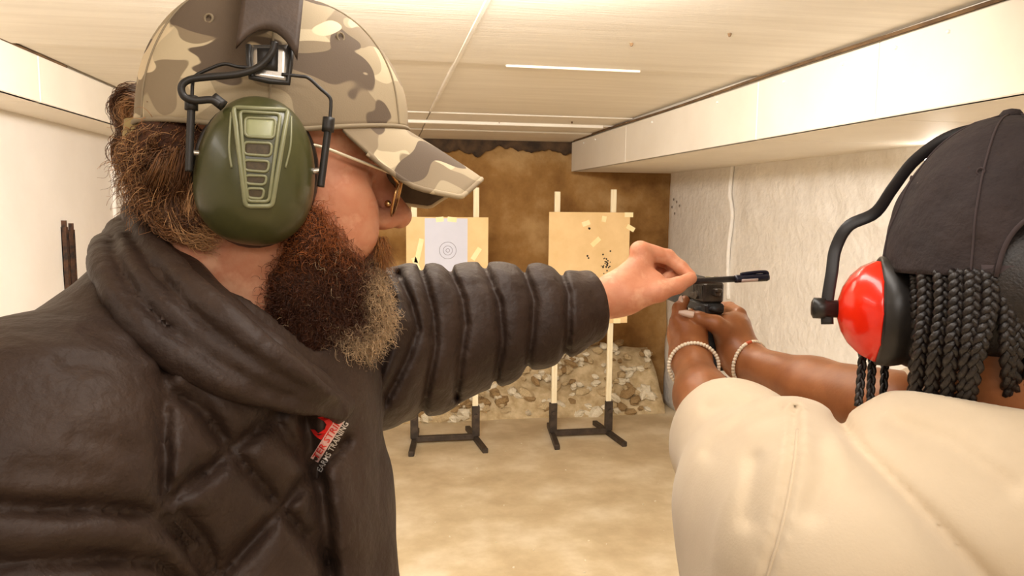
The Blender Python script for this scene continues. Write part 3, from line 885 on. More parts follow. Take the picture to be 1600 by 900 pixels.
def beard_sdf(X):
    q = toH(X)
    side = tube_sdf(q, [HC(478, 322, -0.072), HC(485, 375, -0.064), HC(470, 430, -0.056), HC(478, 490, -0.044)], [0.008, 0.014, 0.0205, 0.0265], 0.015)
    low = tube_sdf(q, [HC(470, 450, -0.044), HC(488, 512, -0.034), HC(545, 510, -0.012)], [0.025, 0.028, 0.026], 0.02)
    chin = tube_sdf(q, [HC(556, 440, -0.016), HC(558, 495, -0.008), HC(548, 520, -0.004)], [0.022, 0.024, 0.018], 0.02)
    jaw = tube_sdf(q, [HC(500, 420, -0.050), HC(540, 455, -0.030)], [0.024, 0.022])
    other = tube_sdf(q, [(0.03, 0.060, -0.06), (0.065, 0.035, -0.11), (0.07, 0.01, -0.135)], [0.02, 0.026, 0.028], 0.02)
    d = smin(smin(side, low, 0.015), smin(chin, jaw, 0.015), 0.012)
    d = smin(d, other, 0.012)
    return (d - 0.002 * fbm(q, 160, 31, 2)) * HS
bd = sdf_mesh(beard_sdf, HO - (0.12, 0.16, 0.28), HO + (0.18, 0.14, 0.05), 0.003)
beard = part('beard', bd, M_beardbase, man, label='bushy dark brown beard greying at the chin')
BV, BQ = bd; BN = vert_normals(BV, BQ)
def hair_cols(q, n, r):
    base = np.array(lin((78, 40, 18))[:3]); rust = np.array(lin((172, 96, 44))[:3]); blond = np.array(lin((214, 182, 142))[:3])
    px, py, _ = pix(HO + HS * (q @ HM.T))
    up = np.clip((430 - py) / 90 + 0.25 * r.normal(size=n), 0, 1)[:, None]
    front = np.clip((px - 560) / 18 + 0.35 * r.normal(size=n), 0, 1)[:, None]
    low = np.clip((py - 512) / 20 + (px - 540) / 60 + 0.4 * r.normal(size=n), 0, 1)[:, None] * (px > 505)[:, None]
    c = base * (1 - up) + rust * up
    k = np.clip(front * np.clip((py - 395) / 40, 0.15, 1)[:, None] + low, 0, 1)
    c = c * (1 - k) + blond * k
    stray = (r.random(n) < 0.015)[:, None]
    c = np.where(stray, blond * 0.9, c)
    return c * r.uniform(0.55, 1.35, (n, 1))
rg = np.random.default_rng(5)
vis = np.where(((BV - CAM) * BN).sum(1) < 0.1)[0]
S = 9000
ids = rg.choice(vis, S)
roots = BV[ids] + rg.normal(size=(S, 3)) * 0.0015 - BN[ids] * 0.002
dirs = BN[ids] * rg.uniform(0.3, 1.0, (S, 1)) + np.array([0.25, -0.05, -0.9]) * rg.uniform(0.4, 1.1, (S, 1)) + rg.normal(size=(S, 3)) * 0.6
lens = rg.uniform(0.008, 0.022, S)
strands('beard_hair', curly(roots, dirs, lens, 0.0026, 1.6, 11, 0.1, 2), rg.uniform(0.00022, 0.00042, S), hair_cols(toH(roots), S, rg), M_hair, beard)
# shorter rusty hair thinning out over the cheek, and the moustache
HV, HQ = head_geo; HN = vert_normals(HV, HQ); hp = toH(HV); hx, hy, _ = pix(HV)
edge = np.interp(hy, [320, 350, 380, 410, 440], [505, 528, 552, 575, 590])
w = np.clip((edge - hx) / 55 + 0.25, 0, 1) * (hx > 462) * (hy > 318) * (hy < 455) * (hp[:, 1] < 0.0) * (((HV - CAM) * HN).sum(1) < 0)
w = w ** 1.5; w /= w.sum()
S = 3600
ids = rg.choice(len(HV), S, p=w)
roots = HV[ids] + rg.normal(size=(S, 3)) * 0.001 * np.array([1, 1, 1])
dirs = HN[ids] * rg.uniform(0.2, 0.6, (S, 1)) + np.array([0.3, 0.05, -0.9]) + rg.normal(size=(S, 3)) * 0.3
strands('cheek_hair', curly(roots, dirs, rg.uniform(0.006, 0.014, S), 0.0011, 1.5, 7, 0.05, 3), rg.uniform(0.00018, 0.00034, S), hair_cols(toH(roots), S, rg), M_hair, man)
S = 700
sy = rg.uniform(-0.032, 0.032, S)
roots = np.stack([0.110 - 8 * sy ** 2 + rg.normal(size=S) * 0.002, sy, -0.052 + rg.uniform(-0.008, 0.006, S)], 1)
dirs = np.stack([0.25 + 0 * sy, np.sign(sy) * 0.35 + sy * 8, -0.9 + 0 * sy], 1) + rg.normal(size=(S, 3)) * 0.25
pth = curly(roots, dirs, rg.uniform(0.014, 0.026, S), 0.0012, 0.8, 8, 0.1, 4)
mc = np.array(lin((176, 118, 62))[:3]) * rg.uniform(0.5, 1.5, (S, 1))
strands('moustache', HO + HS * (pth @ HM.T), rg.uniform(0.0002, 0.00036, S), mc, M_hair, man)
S = 160
roots = np.stack([rg.uniform(0.090, 0.098, S), rg.uniform(-0.052, -0.016, S), 0.022 + rg.normal(size=S) * 0.003], 1)
roots[:, 0] -= np.clip(-roots[:, 1] - 0.025, 0, 1) * 0.45
pth = curly(roots, np.array([[0.5, -0.8, 0.1]]) + rg.normal(size=(S, 3)) * 0.3, rg.uniform(0.007, 0.012, S), 0.0006, 0.6, 6, 0, 6)
strands('eyebrow', HO + HS * (pth @ HM.T), np.full(S, 0.00025), mc[:S] * 0.7, M_hair, man)

# long curly hair under the cap: bundles of strands along locks
def lock_paths(pts, n, spread, K, r, wav=0.002, turns=2.5):
    path = spline(pts, K)
    off = r.normal(size=(n, 1, 3)) * spread
    t = np.linspace(0, 1, K)[None, :, None]
    ph = r.uniform(0, 6.28, (n, 1, 3))
    return path[None] + off * (0.55 + 0.6 * t) + wav * np.sin(6.283 * turns * r.uniform(0.7, 1.3, (n, 1, 1)) * t + ph) * (0.3 + t)
locks = [
    [P(240, 150, 0.705), P(212, 140, 0.715), P(188, 148, 0.725), P(182, 172, 0.73), P(194, 200, 0.725), P(206, 226, 0.715)],
    [P(240, 158, 0.71), P(206, 150, 0.72), P(186, 164, 0.73), P(192, 190, 0.73), P(202, 208, 0.72)],
    [P(236, 165, 0.70), P(215, 160, 0.71), P(198, 172, 0.72), P(205, 196, 0.72)],
    [P(240, 232, 0.70), P(205, 212, 0.715), P(184, 226, 0.725), P(190, 250, 0.725), P(212, 264, 0.71), P(240, 262, 0.70)],
    [P(245, 238, 0.69), P(206, 228, 0.71), P(196, 244, 0.72), P(212, 258, 0.71), P(236, 250, 0.70)],
    [P(250, 240, 0.68), P(226, 262, 0.70), P(214, 284, 0.705), P(232, 300, 0.70), P(250, 292, 0.69)],
    [P(262, 240, 0.665), P(245, 270, 0.68), P(236, 306, 0.685), P(252, 330, 0.675), P(278, 330, 0.66), P(282, 312, 0.655)],
    [P(275, 238, 0.655), P(262, 280, 0.665), P(248, 318, 0.67), P(262, 352, 0.66), P(286, 350, 0.65)],
    [P(290, 240, 0.645), P(282, 280, 0.65), P(270, 310, 0.655), P(276, 346, 0.65), P(302, 352, 0.64), P(310, 338, 0.635)],
    [P(305, 242, 0.635), P(298, 278, 0.64), P(288, 310, 0.645), P(296, 338, 0.64), P(318, 346, 0.63)],
    [P(318, 250, 0.63), P(308, 290, 0.635), P(304, 326, 0.64), P(318, 352, 0.63), P(334, 358, 0.625)],
    [P(256, 245, 0.68), P(240, 284, 0.69), P(228, 312, 0.695), P(236, 338, 0.69), P(258, 348, 0.68)],
    [P(270, 240, 0.66), P(240, 252, 0.68), P(222, 268, 0.70), P(210, 296, 0.71)],
    [P(240, 330, 0.68), P(252, 352, 0.67), P(276, 366, 0.66), P(296, 362, 0.65)],
    [P(270, 330, 0.66), P(282, 360, 0.65), P(306, 374, 0.64), P(330, 378, 0.63)],
    [P(300, 245, 0.64), P(266, 262, 0.66), P(252, 296, 0.67), P(272, 322, 0.66), P(292, 312, 0.65)],
]
hair_blob = lambda X: np.minimum(ell(toH(X), (-0.062, -0.030, -0.004), (0.044, 0.044, 0.044)), ell(toH(X), (-0.075, 0.0, 0.005), (0.036, 0.05, 0.036))) * HS
skull = lambda X: np.minimum(hair_blob(X), head_sdf(X))
def on_skull(p, lift):
    x, y, d = pix(p[None]); x, y, d = x[0], y[0], d[0]
    if x < 236: return p
    q, r = cast(x, y, skull, d - 0.15)
    if skull(q[None])[0] > 0.004 or np.linalg.norm(q - CAM) > 1.0: return p
    return q - r * lift
locks = [[on_skull(p, 0.004 + 0.004 * (i % 3)) for p in l] for i, l in enumerate(locks)]
pl = []; cl = []
cb = [np.array(lin(c)[:3]) for c in ((104, 66, 38), (154, 104, 62), (190, 142, 94), (126, 84, 48))]
for i, l in enumerate(locks):
    n = 150
    pl.append(lock_paths(l, n, 0.0042, 22, rg, 0.0016)); cl.append(cb[i % 4] * rg.uniform(0.5, 1.5, (n, 1)))
pl = np.concatenate(pl); cl = np.concatenate(cl)
hairm = sdf_mesh(hair_blob, HO - (0.2, 0.12, 0.1), HO + (0.05, 0.12, 0.08), 0.004)
hair_o = part('hair', hairm, M_beardbase, man, label='curly brown hair sticking out under the cap')
hv, hq = hairm; hn = vert_normals(hv, hq)
S = 1500
ids = rg.choice(np.where((((hv - CAM) * hn).sum(1) < 0.15) & (toH(hv)[:, 2] < 0.034) & (skull(hv.astype(np.float32)) < 0.003))[0], S)
dr = np.array([-0.10, -0.1, -0.9]) + hn[ids] * rg.uniform(0.0, 0.35, (S, 1)) + rg.normal(size=(S, 3)) * 0.25
xp = curly(hv[ids], dr, rg.uniform(0.014, 0.034, S), 0.0040, 1.3, 22, 0.1, 9)
pl = np.concatenate([pl, xp]); cl = np.concatenate([cl, np.array([cb[k] for k in rg.integers(0, 4, S)]) * rg.uniform(0.5, 1.5, (S, 1))])
strands('curl', pl, rg.uniform(0.0003, 0.0005, len(pl)), cl, M_hair, hair_o)

# ---- camouflage cap
def camo(name):
    m = bpy.data.materials.new(name); m.use_nodes = True
    nt = m.node_tree; N = nt.nodes; L = nt.links; b = N['Principled BSDF']; b.inputs['Roughness'].default_value = 0.85
    tc = N.new('ShaderNodeTexCoord')
    col = None
    for k, (c, sc, th, off) in enumerate((((176, 158, 128), 12, 0.45, 0), ((146, 128, 102), 13, 0.54, 7.3), ((104, 88, 72), 14, 0.60, 3.1), ((230, 210, 174), 14, 0.61, 11.7))):
        mp = N.new('ShaderNodeMapping'); mp.inputs['Location'].default_value = (off, off * 0.7, off * 1.3); mp.inputs['Scale'].default_value = (1, 1, 1.5)
        n = N.new('ShaderNodeTexNoise'); n.inputs['Scale'].default_value = sc; n.inputs['Detail'].default_value = 0.8; n.inputs['Distortion'].default_value = 0.6
        L.new(tc.outputs['Object'], mp.inputs['Vector']); L.new(mp.outputs['Vector'], n.inputs['Vector'])
        r = N.new('ShaderNodeValToRGB'); r.color_ramp.elements[0].position = th; r.color_ramp.elements[1].position = th + 0.006
        L.new(n.outputs['Fac'], r.inputs['Fac'])
        mx = N.new('ShaderNodeMix'); mx.data_type = 'RGBA'
        L.new(r.outputs['Color'], mx.inputs['Factor'])
        if col is None: mx.inputs[6].default_value = lin((206, 188, 154))
        else: L.new(col, mx.inputs[6])
        mx.inputs[7].default_value = lin(c)
        col = mx.outputs[2]
    L.new(col, b.inputs['Base Color'])
    wv = N.new('ShaderNodeTexNoise'); wv.inputs['Scale'].default_value = 900
    L.new(tc.outputs['Object'], wv.inputs['Vector'])
    bp = N.new('ShaderNodeBump'); bp.inputs['Strength'].default_value = 0.2; bp.inputs['Distance'].default_value = 0.001
    L.new(wv.outputs['Fac'], bp.inputs['Height']); L.new(bp.outputs['Normal'], b.inputs['Normal'])
    return m
M_camo = camo('camouflage_cotton')
M_seam = mat('tan_cap_stitching', (150, 134, 108), rough=0.9)
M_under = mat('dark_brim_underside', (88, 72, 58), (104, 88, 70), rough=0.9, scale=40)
M_strap = mat('khaki_cap_strap', (160, 138, 88), (174, 150, 98), rough=0.8, scale=60)
cap = thing('baseball_cap', 'camouflage baseball cap on the bearded man\'s head', 'cap', tuple(H((0, 0, 0.03))))
def crown_pt(th, t):
    c, s = math.cos(th), math.sin(th)
    a = 0.1135 if c > 0 else 0.109
    zr = 0.022 + 0.033 * max(0, c)
    p = 2.35
    r = (1 - t ** p) ** (1 / p)
    x = a * (abs(c) ** 0.92) * (1 if c > 0 else -1) * r; y = 0.0875 * (abs(s) ** 0.92) * (1 if s > 0 else -1) * r
    z = zr + (0.157 - zr) * t
    x += 0.010 * (1 - t) * max(0, c) - 0.006 * t
    k = 1 + 0.006 * math.sin(5 * th + 9 * t) * (1 - t) + 0.004 * math.sin(11 * th - 6 * t)
    return np.array([x * k, y * k, z])
crown = solid_grid(lambda s, t: crown_pt(2 * math.pi * s, 0.999 * t), 97, 26, 0.0025, lambda s, t: (-math.cos(2 * math.pi * s) * 0.9, -math.sin(2 * math.pi * s) * 0.9, -0.3))
cr = part('crown', Hg(crown), M_camo, cap)
for k in range(6):
    th = math.pi / 6 + k * math.pi / 3 if k != 99 else 0
    part('panel_seam', Hg(sweep(np.array([crown_pt(th, t) * np.array([1.004, 1.004, 1.002]) for t in np.linspace(0, 0.995, 26)]), 0.0009, 5)), M_seam, cr)
part('sweatband_edge', Hg(sweep(np.array([crown_pt(th, 0.0) for th in np.linspace(0, 2 * math.pi, 72, endpoint=False)]), 0.0022, 6, True)), M_seam, cr)
part('button', Hg(lathe([(0.009, -0.002), (0.009, 0.001), (0.006, 0.004), (0.001, 0.005)], 16, (0, 0, 1), (-0.006, 0, 0.157))), M_camo, cr)
for k in range(6):
    th = k * math.pi / 3
    c = crown_pt(th, 0.62)
    part('eyelet', Hg(sweep(np.array([c * 1.004 + 0.0035 * np.array([-math.sin(th) * math.cos(a), math.cos(th) * math.cos(a), math.sin(a)]) for a in np.linspace(0, 6.283, 12, endpoint=False)]), 0.001, 5, True)), M_seam, cr)
def brim_pt(s, t):
    th = (s - 0.5) * 2 * 1.12
    r0 = crown_pt(th, 0.02)
    y = r0[1] * (1 + 0.02 * t)
    x1 = 0.118 + 0.080 * max(0.0, 1 - (r0[1] / 0.0905) ** 2) ** 0.75 if abs(r0[1]) < 0.0905 else 0.118
    x1 = max(r0[0] + 0.004, r0[0] + (x1 - r0[0]) * min(1.0, (1 - abs(2 * s - 1)) / 0.30) ** 0.55)
    x = r0[0] + (x1 - r0[0]) * t
    z0 = r0[2] - 0.003
    q = max(0, x - 0.05)
    z = z0 - 0.34 * (x - r0[0]) - 4.0 * (y ** 2) * min(1, (x - r0[0]) / 0.05) - 1.0 * (x - r0[0]) ** 2
    return np.array([x, y, z])
br = solid_grid(brim_pt, 61, 18, -0.0036, lambda s, t: (0, 0, 1))
bo = part('brim', Hg(br), M_camo, cap)
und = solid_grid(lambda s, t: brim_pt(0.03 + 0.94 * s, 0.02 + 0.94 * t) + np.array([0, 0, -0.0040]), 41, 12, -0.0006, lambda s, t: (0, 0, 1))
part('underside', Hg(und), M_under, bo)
part('brim_binding', Hg(sweep(np.array([brim_pt(q, 1.0) + (0, 0, -0.0018) for q in np.linspace(0.01, 0.99, 60)]), 0.0024, 8)), M_camo, bo)
ths = np.linspace(math.pi - 0.75, math.pi + 0.75, 24)
part('strap', Hg(solid_grid(lambda s, t: np.array([-0.108 - 0.006 * math.cos((s - 0.5) * 3), -0.046 + 0.092 * s, 0.002 + 0.024 * t]) + np.array([0.35 * (abs(s - 0.5) * 2) ** 2 * 0.1, 0, 0]), 20, 5, 0.0022, lambda s, t: (-1, 0, 0))), M_strap, cap)

# ---- electronic ear defenders
M_cup = mat('olive_green_plastic', (66, 66, 36), (76, 75, 42), rough=0.32, scale=20, coat=0.1)
M_frame = mat('grey_green_plastic_trim', (130, 130, 96), (142, 141, 106), rough=0.35, scale=30)
M_window = mat('brown_speaker_mesh', (66, 54, 34), (84, 70, 46), rough=0.6, scale=300)
M_window1 = mat('pale_green_panel', (150, 152, 112), (160, 162, 122), rough=0.35, scale=30)
M_black = mat('black_plastic', (30, 26, 23), (40, 35, 31), rough=0.45, scale=40)
M_band = mat('dark_brown_leatherette', (66, 50, 38), (78, 60, 46), rough=0.6, scale=30, bump=0.3, bump_scale=300, bump_dist=0.001)
M_steel = mat('bright_steel_plate', (196, 190, 182), rough=0.25, metallic=0.9)
muff = thing('ear_defenders', 'olive green ear defenders with dark headband over the camouflage cap', 'ear defenders', tuple(H((0, -0.1, -0.05))))
CC = HC(400, 262, -0.118); CA, CB = 0.0440, 0.0575
def dome_y(x, z):
    dx, dz = x - CC[0], z - CC[2]
    a = CA * (1 - 0.10 * dz / CB)
    r2 = min(0.9999, (abs(dx) / a) ** 2.25 + (abs(dz) / CB) ** 2.25)
    return -(0.094 + 0.034 * (1 - r2 ** 1.25) ** 0.62)
def cup_fn(side):
    def f(s, t):
        th = 2 * math.pi * s
        c, sn = math.cos(th), math.sin(th)
        if t < 0.86:
            rho = math.sin(t / 0.86 * math.pi / 2)
            k = (abs(c) ** 2.25 + abs(sn) ** 2.25) ** (-1 / 2.25)
            z = CC[2] + CB * rho * k * sn
            x = CC[0] + CA * (1 - 0.10 * (z - CC[2]) / CB) * rho * k * c
            return np.array([x, dome_y(x, z) * -side * -1 if False else side * -dome_y(x, z), z])
        u = (t - 0.86) / 0.14
        k = (abs(c) ** 2.25 + abs(sn) ** 2.25) ** (-1 / 2.25)
        z = CC[2] + CB * k * sn; x = CC[0] + CA * (1 - 0.10 * (z - CC[2]) / CB) * k * c
        return np.array([CC[0] + (x - CC[0]) * (1 - 0.1 * u), side * (0.094 - 0.012 * u), CC[2] + (z - CC[2]) * (1 - 0.1 * u)])
    return f
for side in (-1, 1):
    V, Fq = grid(cup_fn(side), 64, 28, True)
    cup = part('ear_cup', Hg((V, Fq if side > 0 else [f[::-1] for f in Fq])), M_cup, muff)
    ring = np.array([(CC[0] + CA * 0.86 * math.cos(a), side * 0.080, CC[2] + CB * 0.86 * math.sin(a)) for a in np.linspace(0, 6.283, 40, endpoint=False)])
    part('cushion', Hg(sweep(ring, 0.010, 10, True, up=(0, 1, 0))), M_black, cup)
    if side < 0: near_cup = cup
def on_dome(px, py, lift=0.0008):
    q = HC(px, py, -0.122)
    for _ in range(3):
        q = HC(px, py, dome_y(q[0], q[2]) - lift)
    return q
def ring_poly(poly, r, m, name, n_per=10, round_=0.25, lift=0.0006):
    pts = []
    m_ = len(poly)
    for i in range(m_):
        p0, p1, p2 = np.array(poly[i - 1], float), np.array(poly[i], float), np.array(poly[(i + 1) % m_], float)
        k0 = min(round_ * np.linalg.norm(p0 - p1), 7) / np.linalg.norm(p0 - p1); k2 = min(round_ * np.linalg.norm(p2 - p1), 7) / np.linalg.norm(p2 - p1)
        a = p1 + (p0 - p1) * k0; b = p1 + (p2 - p1) * k2
        for t in np.linspace(0, 1, 5): pts.append((1 - t) ** 2 * a + 2 * t * (1 - t) * p1 + t * t * b)
        nxt = p2 + (p1 - p2) * (min(round_ * np.linalg.norm(p2 - p1), 7) / np.linalg.norm(p2 - p1))
        for t in np.linspace(0, 1, 8)[1:-1]: pts.append(b + (nxt - b) * t)
    L3 = np.array([on_dome(x, y, lift) for x, y in pts])
    return part(name, Hg(sweep(L3, r, 6, True, up=(0, 1, 0))), m, near_cup)
def patch(poly, m, name, lift):
    A, B_, C_, D_ = [np.array(p, float) for p in poly]
    g = solid_grid(lambda s, t: on_dome(*((A * (1 - s) + B_ * s) * (1 - t) + (D_ * (1 - s) + C_ * s) * t), lift), 8, 8, 0.002, lambda s, t: (0, 1, 0))
    return part(name, Hg(g), m, near_cup)
ring_poly([(365, 168), (450, 172), (425, 322), (384, 322)], 0.0020, M_frame, 'outer_frame')
ring_poly([(375, 174), (438, 178), (420, 315), (386, 314)], 0.0014, M_frame, 'inner_frame')
wins = [[(383, 184), (431, 186), (428, 216), (383, 213)], [(381, 222), (425, 224), (423, 244), (381, 241)], [(381, 250), (421, 252), (418, 269), (382, 266)],
        [(383, 274), (417, 275), (414, 289), (384, 287)], [(386, 294), (413, 295), (410, 311), (387, 309)]]
for i, w_ in enumerate(wins):
    patch(w_, M_window1 if i == 0 else M_window, 'grille_window', 0.0006)
    ring_poly(w_, 0.0011, M_frame, 'window_rim', round_=0.35)
for ln in ([(361, 176), (358, 230), (362, 262)], [(455, 182), (454, 225), (446, 262)]):
    part('moulded_line', Hg(sweep(np.array([on_dome(x, y, 0.0002) for x, y in spline(ln, 14)]), 0.0009, 6)), M_frame, near_cup)
# rods, wires, plate and cable
def HP(pts, y, n=24): return np.array([H(HC(a, b, y)) for a, b in spline(pts, n)])
for side in (-1, 1):
    f = lambda pts, y, n=24: (HP(pts, y, n) if side < 0 else np.array([H(np.array([q[0], -q[1], q[2]])) for q in [HC(a, b, y) for a, b in spline(pts, n)]]))
    part('rod', sweep(f([(299, 168), (297, 215), (295, 268)], -0.104), 0.0031, 10), M_black, muff)
    part('rod', sweep(f([(513, 200), (507, 245), (501, 292)], -0.104), 0.0031, 10), M_black, muff)
    part('rod_cap', sweep(f([(299, 150), (299, 172)], -0.104, 4), 0.0050, 12), M_black, muff)
    part('rod_cap', sweep(f([(514, 184), (512, 206)], -0.104, 4), 0.0050, 12), M_black, muff)
    part('wire', sweep(f([(392, 106), (370, 104), (350, 100), (326, 108), (305, 119), (301, 130), (300, 155)], -0.104, 40), 0.0014, 8), M_black, muff)
    part('wire', sweep(f([(440, 116), (468, 119), (482, 122), (500, 138), (515, 152), (517, 165), (515, 190)], -0.104, 40), 0.0014, 8), M_black, muff)
    part('pivot_pin', sweep(f([(296, 238), (318, 240)], -0.102, 4), 0.0022, 8), M_steel, muff)
    part('pivot_pin', sweep(f([(486, 268), (504, 266)], -0.102, 4), 0.0026, 8), M_steel, muff)
part('cable', sweep(HP([(430, 66), (424, 84), (402, 106), (370, 116), (330, 120), (298, 124), (284, 134), (287, 150), (304, 157), (330, 156), (344, 164)], -0.110, 60), 0.0029, 10), M_black, muff)
part('cable_plug', sweep(HP([(332, 152), (350, 166)], -0.108, 4), 0.0046, 10), M_black, muff)
pz = [HC(388, 70, -0.101), HC(455, 70, -0.101), HC(452, 132, -0.104), HC(390, 122, -0.104)]
def plate_fn(s, t):
    return (pz[0] * (1 - s) + pz[1] * s) * (1 - t) + (pz[3] * (1 - s) + pz[2] * s) * t
pl_o = part('adjuster_plate', Hg(solid_grid(plate_fn, 6, 6, 0.002, lambda s, t: (0, 1, 0))), M_steel, muff)
part('plate_slot', Hg(solid_grid(lambda s, t: plate_fn(0.2 + 0.5 * s, 0.1 + 0.6 * t) + np.array([0, -0.0008, 0]), 4, 4, 0.001, lambda s, t: (0, 1, 0))), M_black, pl_o)
part('plate_edge', Hg(sweep(np.array([plate_fn(*q) for q in ((0, 0), (0, 0.5), (0.03, 0.97), (0.5, 1), (0.97, 0.97), (1, 0.5), (1, 0))]), 0.0022, 8)), M_black, pl_o)
bw0, bw1 = HC(371, 60, -0.105)[0], HC(468, 60, -0.105)[0]
za = HC(420, 86, -0.105)[2]
def band_fn(s, t):
    x = bw0 + (bw1 - bw0) * s
    arch = 0.020 * (1 - (2 * s - 1) ** 2)
    z_end = za - 0.010 + arch
    A0 = math.asin(min(0.98, max(0.02, (z_end - 0.02) / 0.152)))
    A1 = math.pi - A0
    a = A0 + (A1 - A0) * t
    return np.array([x + 0.006 * 0, -0.112 * (abs(math.cos(a)) ** 0.8) * (1 if math.cos(a) > 0 else -1), 0.02 + 0.152 * math.sin(a) ** 0.85])
part('headband', Hg(solid_grid(band_fn, 14, 44, 0.007, lambda s, t: (0, -math.cos(math.pi * t) * 0.8, 0.6 * math.sin(math.pi * t)))), M_band, muff)

# ---- spectacles
M_gold = mat('gold_wire_rim', (214, 168, 110), rough=0.25, metallic=0.9)
M_pale = mat('pale_temple_arm', (236, 220, 190), rough=0.3, metallic=0.3)
M_lens = bpy.data.materials.new('spectacle_glass'); M_lens.use_nodes = True
_b = M_lens.node_tree.nodes['Principled BSDF']; _b.inputs['Transmission Weight'].default_value = 1.0; _b.inputs['Roughness'].default_value = 0.02; _b.inputs['IOR'].default_value = 1.08
specs = thing('eyeglasses', 'thin gold-rimmed eyeglasses worn under the camouflage brim', 'glasses', tuple(H((0.1, 0, -0.03))))
hing = HC(612, 271, -0.062)
for s in (-1, 1):
    mirror = lambda q: np.array([q[0], q[1] * -s, q[2]])
    e0 = HC(488, 226, -0.080)
    part('temple_arm', Hg(sweep(np.array([mirror(q) for q in spline([e0 + (-0.03, 0.004, -0.004), e0, (e0 + hing) / 2 + (0, -0.004, 0), hing], 20)]), 0.0014, 8)), M_pale, specs)
    lc = np.array([0.1140, s * 0.036, hing[2] - 0.016])
    ang = np.linspace(0, 2 * math.pi, 40, endpoint=False)
    def lens_pt(a, k=1.0):
        yy, zz = 0.0245 * math.cos(a), 0.0185 * math.sin(a)
        return lc + k * np.array([-0.22 * s * yy * 1.0 + 0.16 * zz, yy, zz])
    part('rim', Hg(sweep(np.array([lens_pt(a) for a in ang]), 0.0011, 8, True)), M_gold, specs)
    fan = [lens_pt(a, 0.97) for a in ang]
    part('lens', Hg((np.array(fan + [lc] + [q + (-0.0012, 0, 0) for q in fan] + [lc + (-0.0012, 0, 0)]), [(i, (i + 1) % 40, 40) for i in range(40)] + [((i + 1) % 40 + 41, i + 41, 81) for i in range(40)] + [(i, i + 41, (i + 1) % 40 + 41, (i + 1) % 40) for i in range(40)])), M_lens, specs)
    part('end_piece', Hg(sweep(np.array([mirror(hing), lens_pt(math.pi * 0.85 if s < 0 else math.pi * 0.15)]), 0.0014, 8)), M_gold, specs)
    part('nose_pad', Hg(lathe([(0.001, -0.0015), (0.0032, -0.001), (0.0032, 0.001), (0.001, 0.0015)], 10, (0.3, 1, 0), tuple(lc + (-0.004, -s * 0.022, -0.006)))), M_gold, specs)
part('bridge', Hg(sweep(spline([(0.1185, -0.0125, hing[2] - 0.012), (0.123, 0, hing[2] - 0.008), (0.1185, 0.0125, hing[2] - 0.012)], 10), 0.0010, 8)), M_gold, specs)

# ---- chest logo on the open jacket front
M_white = mat('white_embroidery', (240, 232, 224), rough=0.7)
M_logo = mat('red_embroidery', (226, 36, 28), rough=0.7)
M_banner = mat('pale_pink_banner', (246, 200, 192), rough=0.7)
def decal(pts2, tris, lift, d0=0.60):
    R_ = np.array([P(x, y, 1.0) - CAM for x, y in pts2]); R_ /= np.linalg.norm(R_, axis=1, keepdims=True)
    t = np.full(len(R_), d0)
    for _ in range(40): t = t + 0.7 * jacket_body(CAM + R_ * t[:, None])
    return CAM + R_ * (t - lift)[:, None], tris
def text_tris(txt, size, bold=0.0):
    cu = bpy.data.curves.new('lettering', 'FONT'); cu.body = txt; cu.size = size; cu.resolution_u = 2; cu.offset = bold
    ob = bpy.data.objects.new('lettering', cu); COL.objects.link(ob)
    dg = bpy.context.evaluated_depsgraph_get(); me = bpy.data.meshes.new_from_object(ob.evaluated_get(dg))
    V = np.array([v.co[:2] for v in me.vertices]); Fs = [tuple(p.vertices) for p in me.polygons]
    bpy.data.objects.remove(ob); bpy.data.curves.remove(cu); bpy.data.meshes.remove(me)
    return V, Fs
def place_text(txt, p0, p1, height, name, m, lift, bold=0.0):
    V, Fs = text_tris(txt, 1.0, bold)
    p0, p1 = np.array(p0, float), np.array(p1, float); e = p1 - p0; Lp = np.linalg.norm(e); e /= Lp; up = np.array([e[1], -e[0]])
    x0, x1 = V[:, 0].min(), V[:, 0].max(); hy = V[:, 1].max()
    q = [p0 + e * (v[0] - x0) / (x1 - x0) * Lp + up * v[1] / hy * height for v in V]
    part(name, decal(q, Fs, lift), m, jacket, smooth=False)
bx = lambda x, y: (420 + x / 3, 600 + y / 3)
def band_poly(p0, p1, h, n=8):
    p0, p1 = np.array(p0, float), np.array(p1, float); e = p1 - p0; up = np.array([e[1], -e[0]]) / np.linalg.norm(e) * h
    A = [p0 + e * t for t in np.linspace(0, 1, n)] + [p0 + e * t + up for t in np.linspace(0, 1, n)]
    return A, [(i, i + 1, n + i + 1, n + i) for i in range(n - 1)]
A, Fb = band_poly((497, 723), (540, 655), 14)
part('logo_banner', decal(A, Fb, 0.0030), M_banner, jacket, smooth=False)
place_text('TER STRIKE', (496, 719), (539, 653), 10, 'logo_lettering', M_logo, 0.0036, 0.01)
place_text('EARMS TRAINING', (502, 738), (545, 662), 9, 'logo_lettering', M_white, 0.0032, 0.015)
flame = [bx(*p) for p in ((195, 212), (215, 214), (232, 232), (262, 212), (270, 190), (258, 174), (228, 158), (268, 148), (292, 160), (300, 186), (285, 205), (268, 232), (246, 262), (228, 252), (212, 238))]
cen = [bx(*p) for p in ((285, 180),)]
import mathutils.geometry as mg
tri = mg.tessellate_polygon([[Vector((x, y, 0)) for x, y in flame]])
part('logo_flame', decal(flame, [tuple(t) for t in tri], 0.0032), M_logo, jacket, smooth=False)

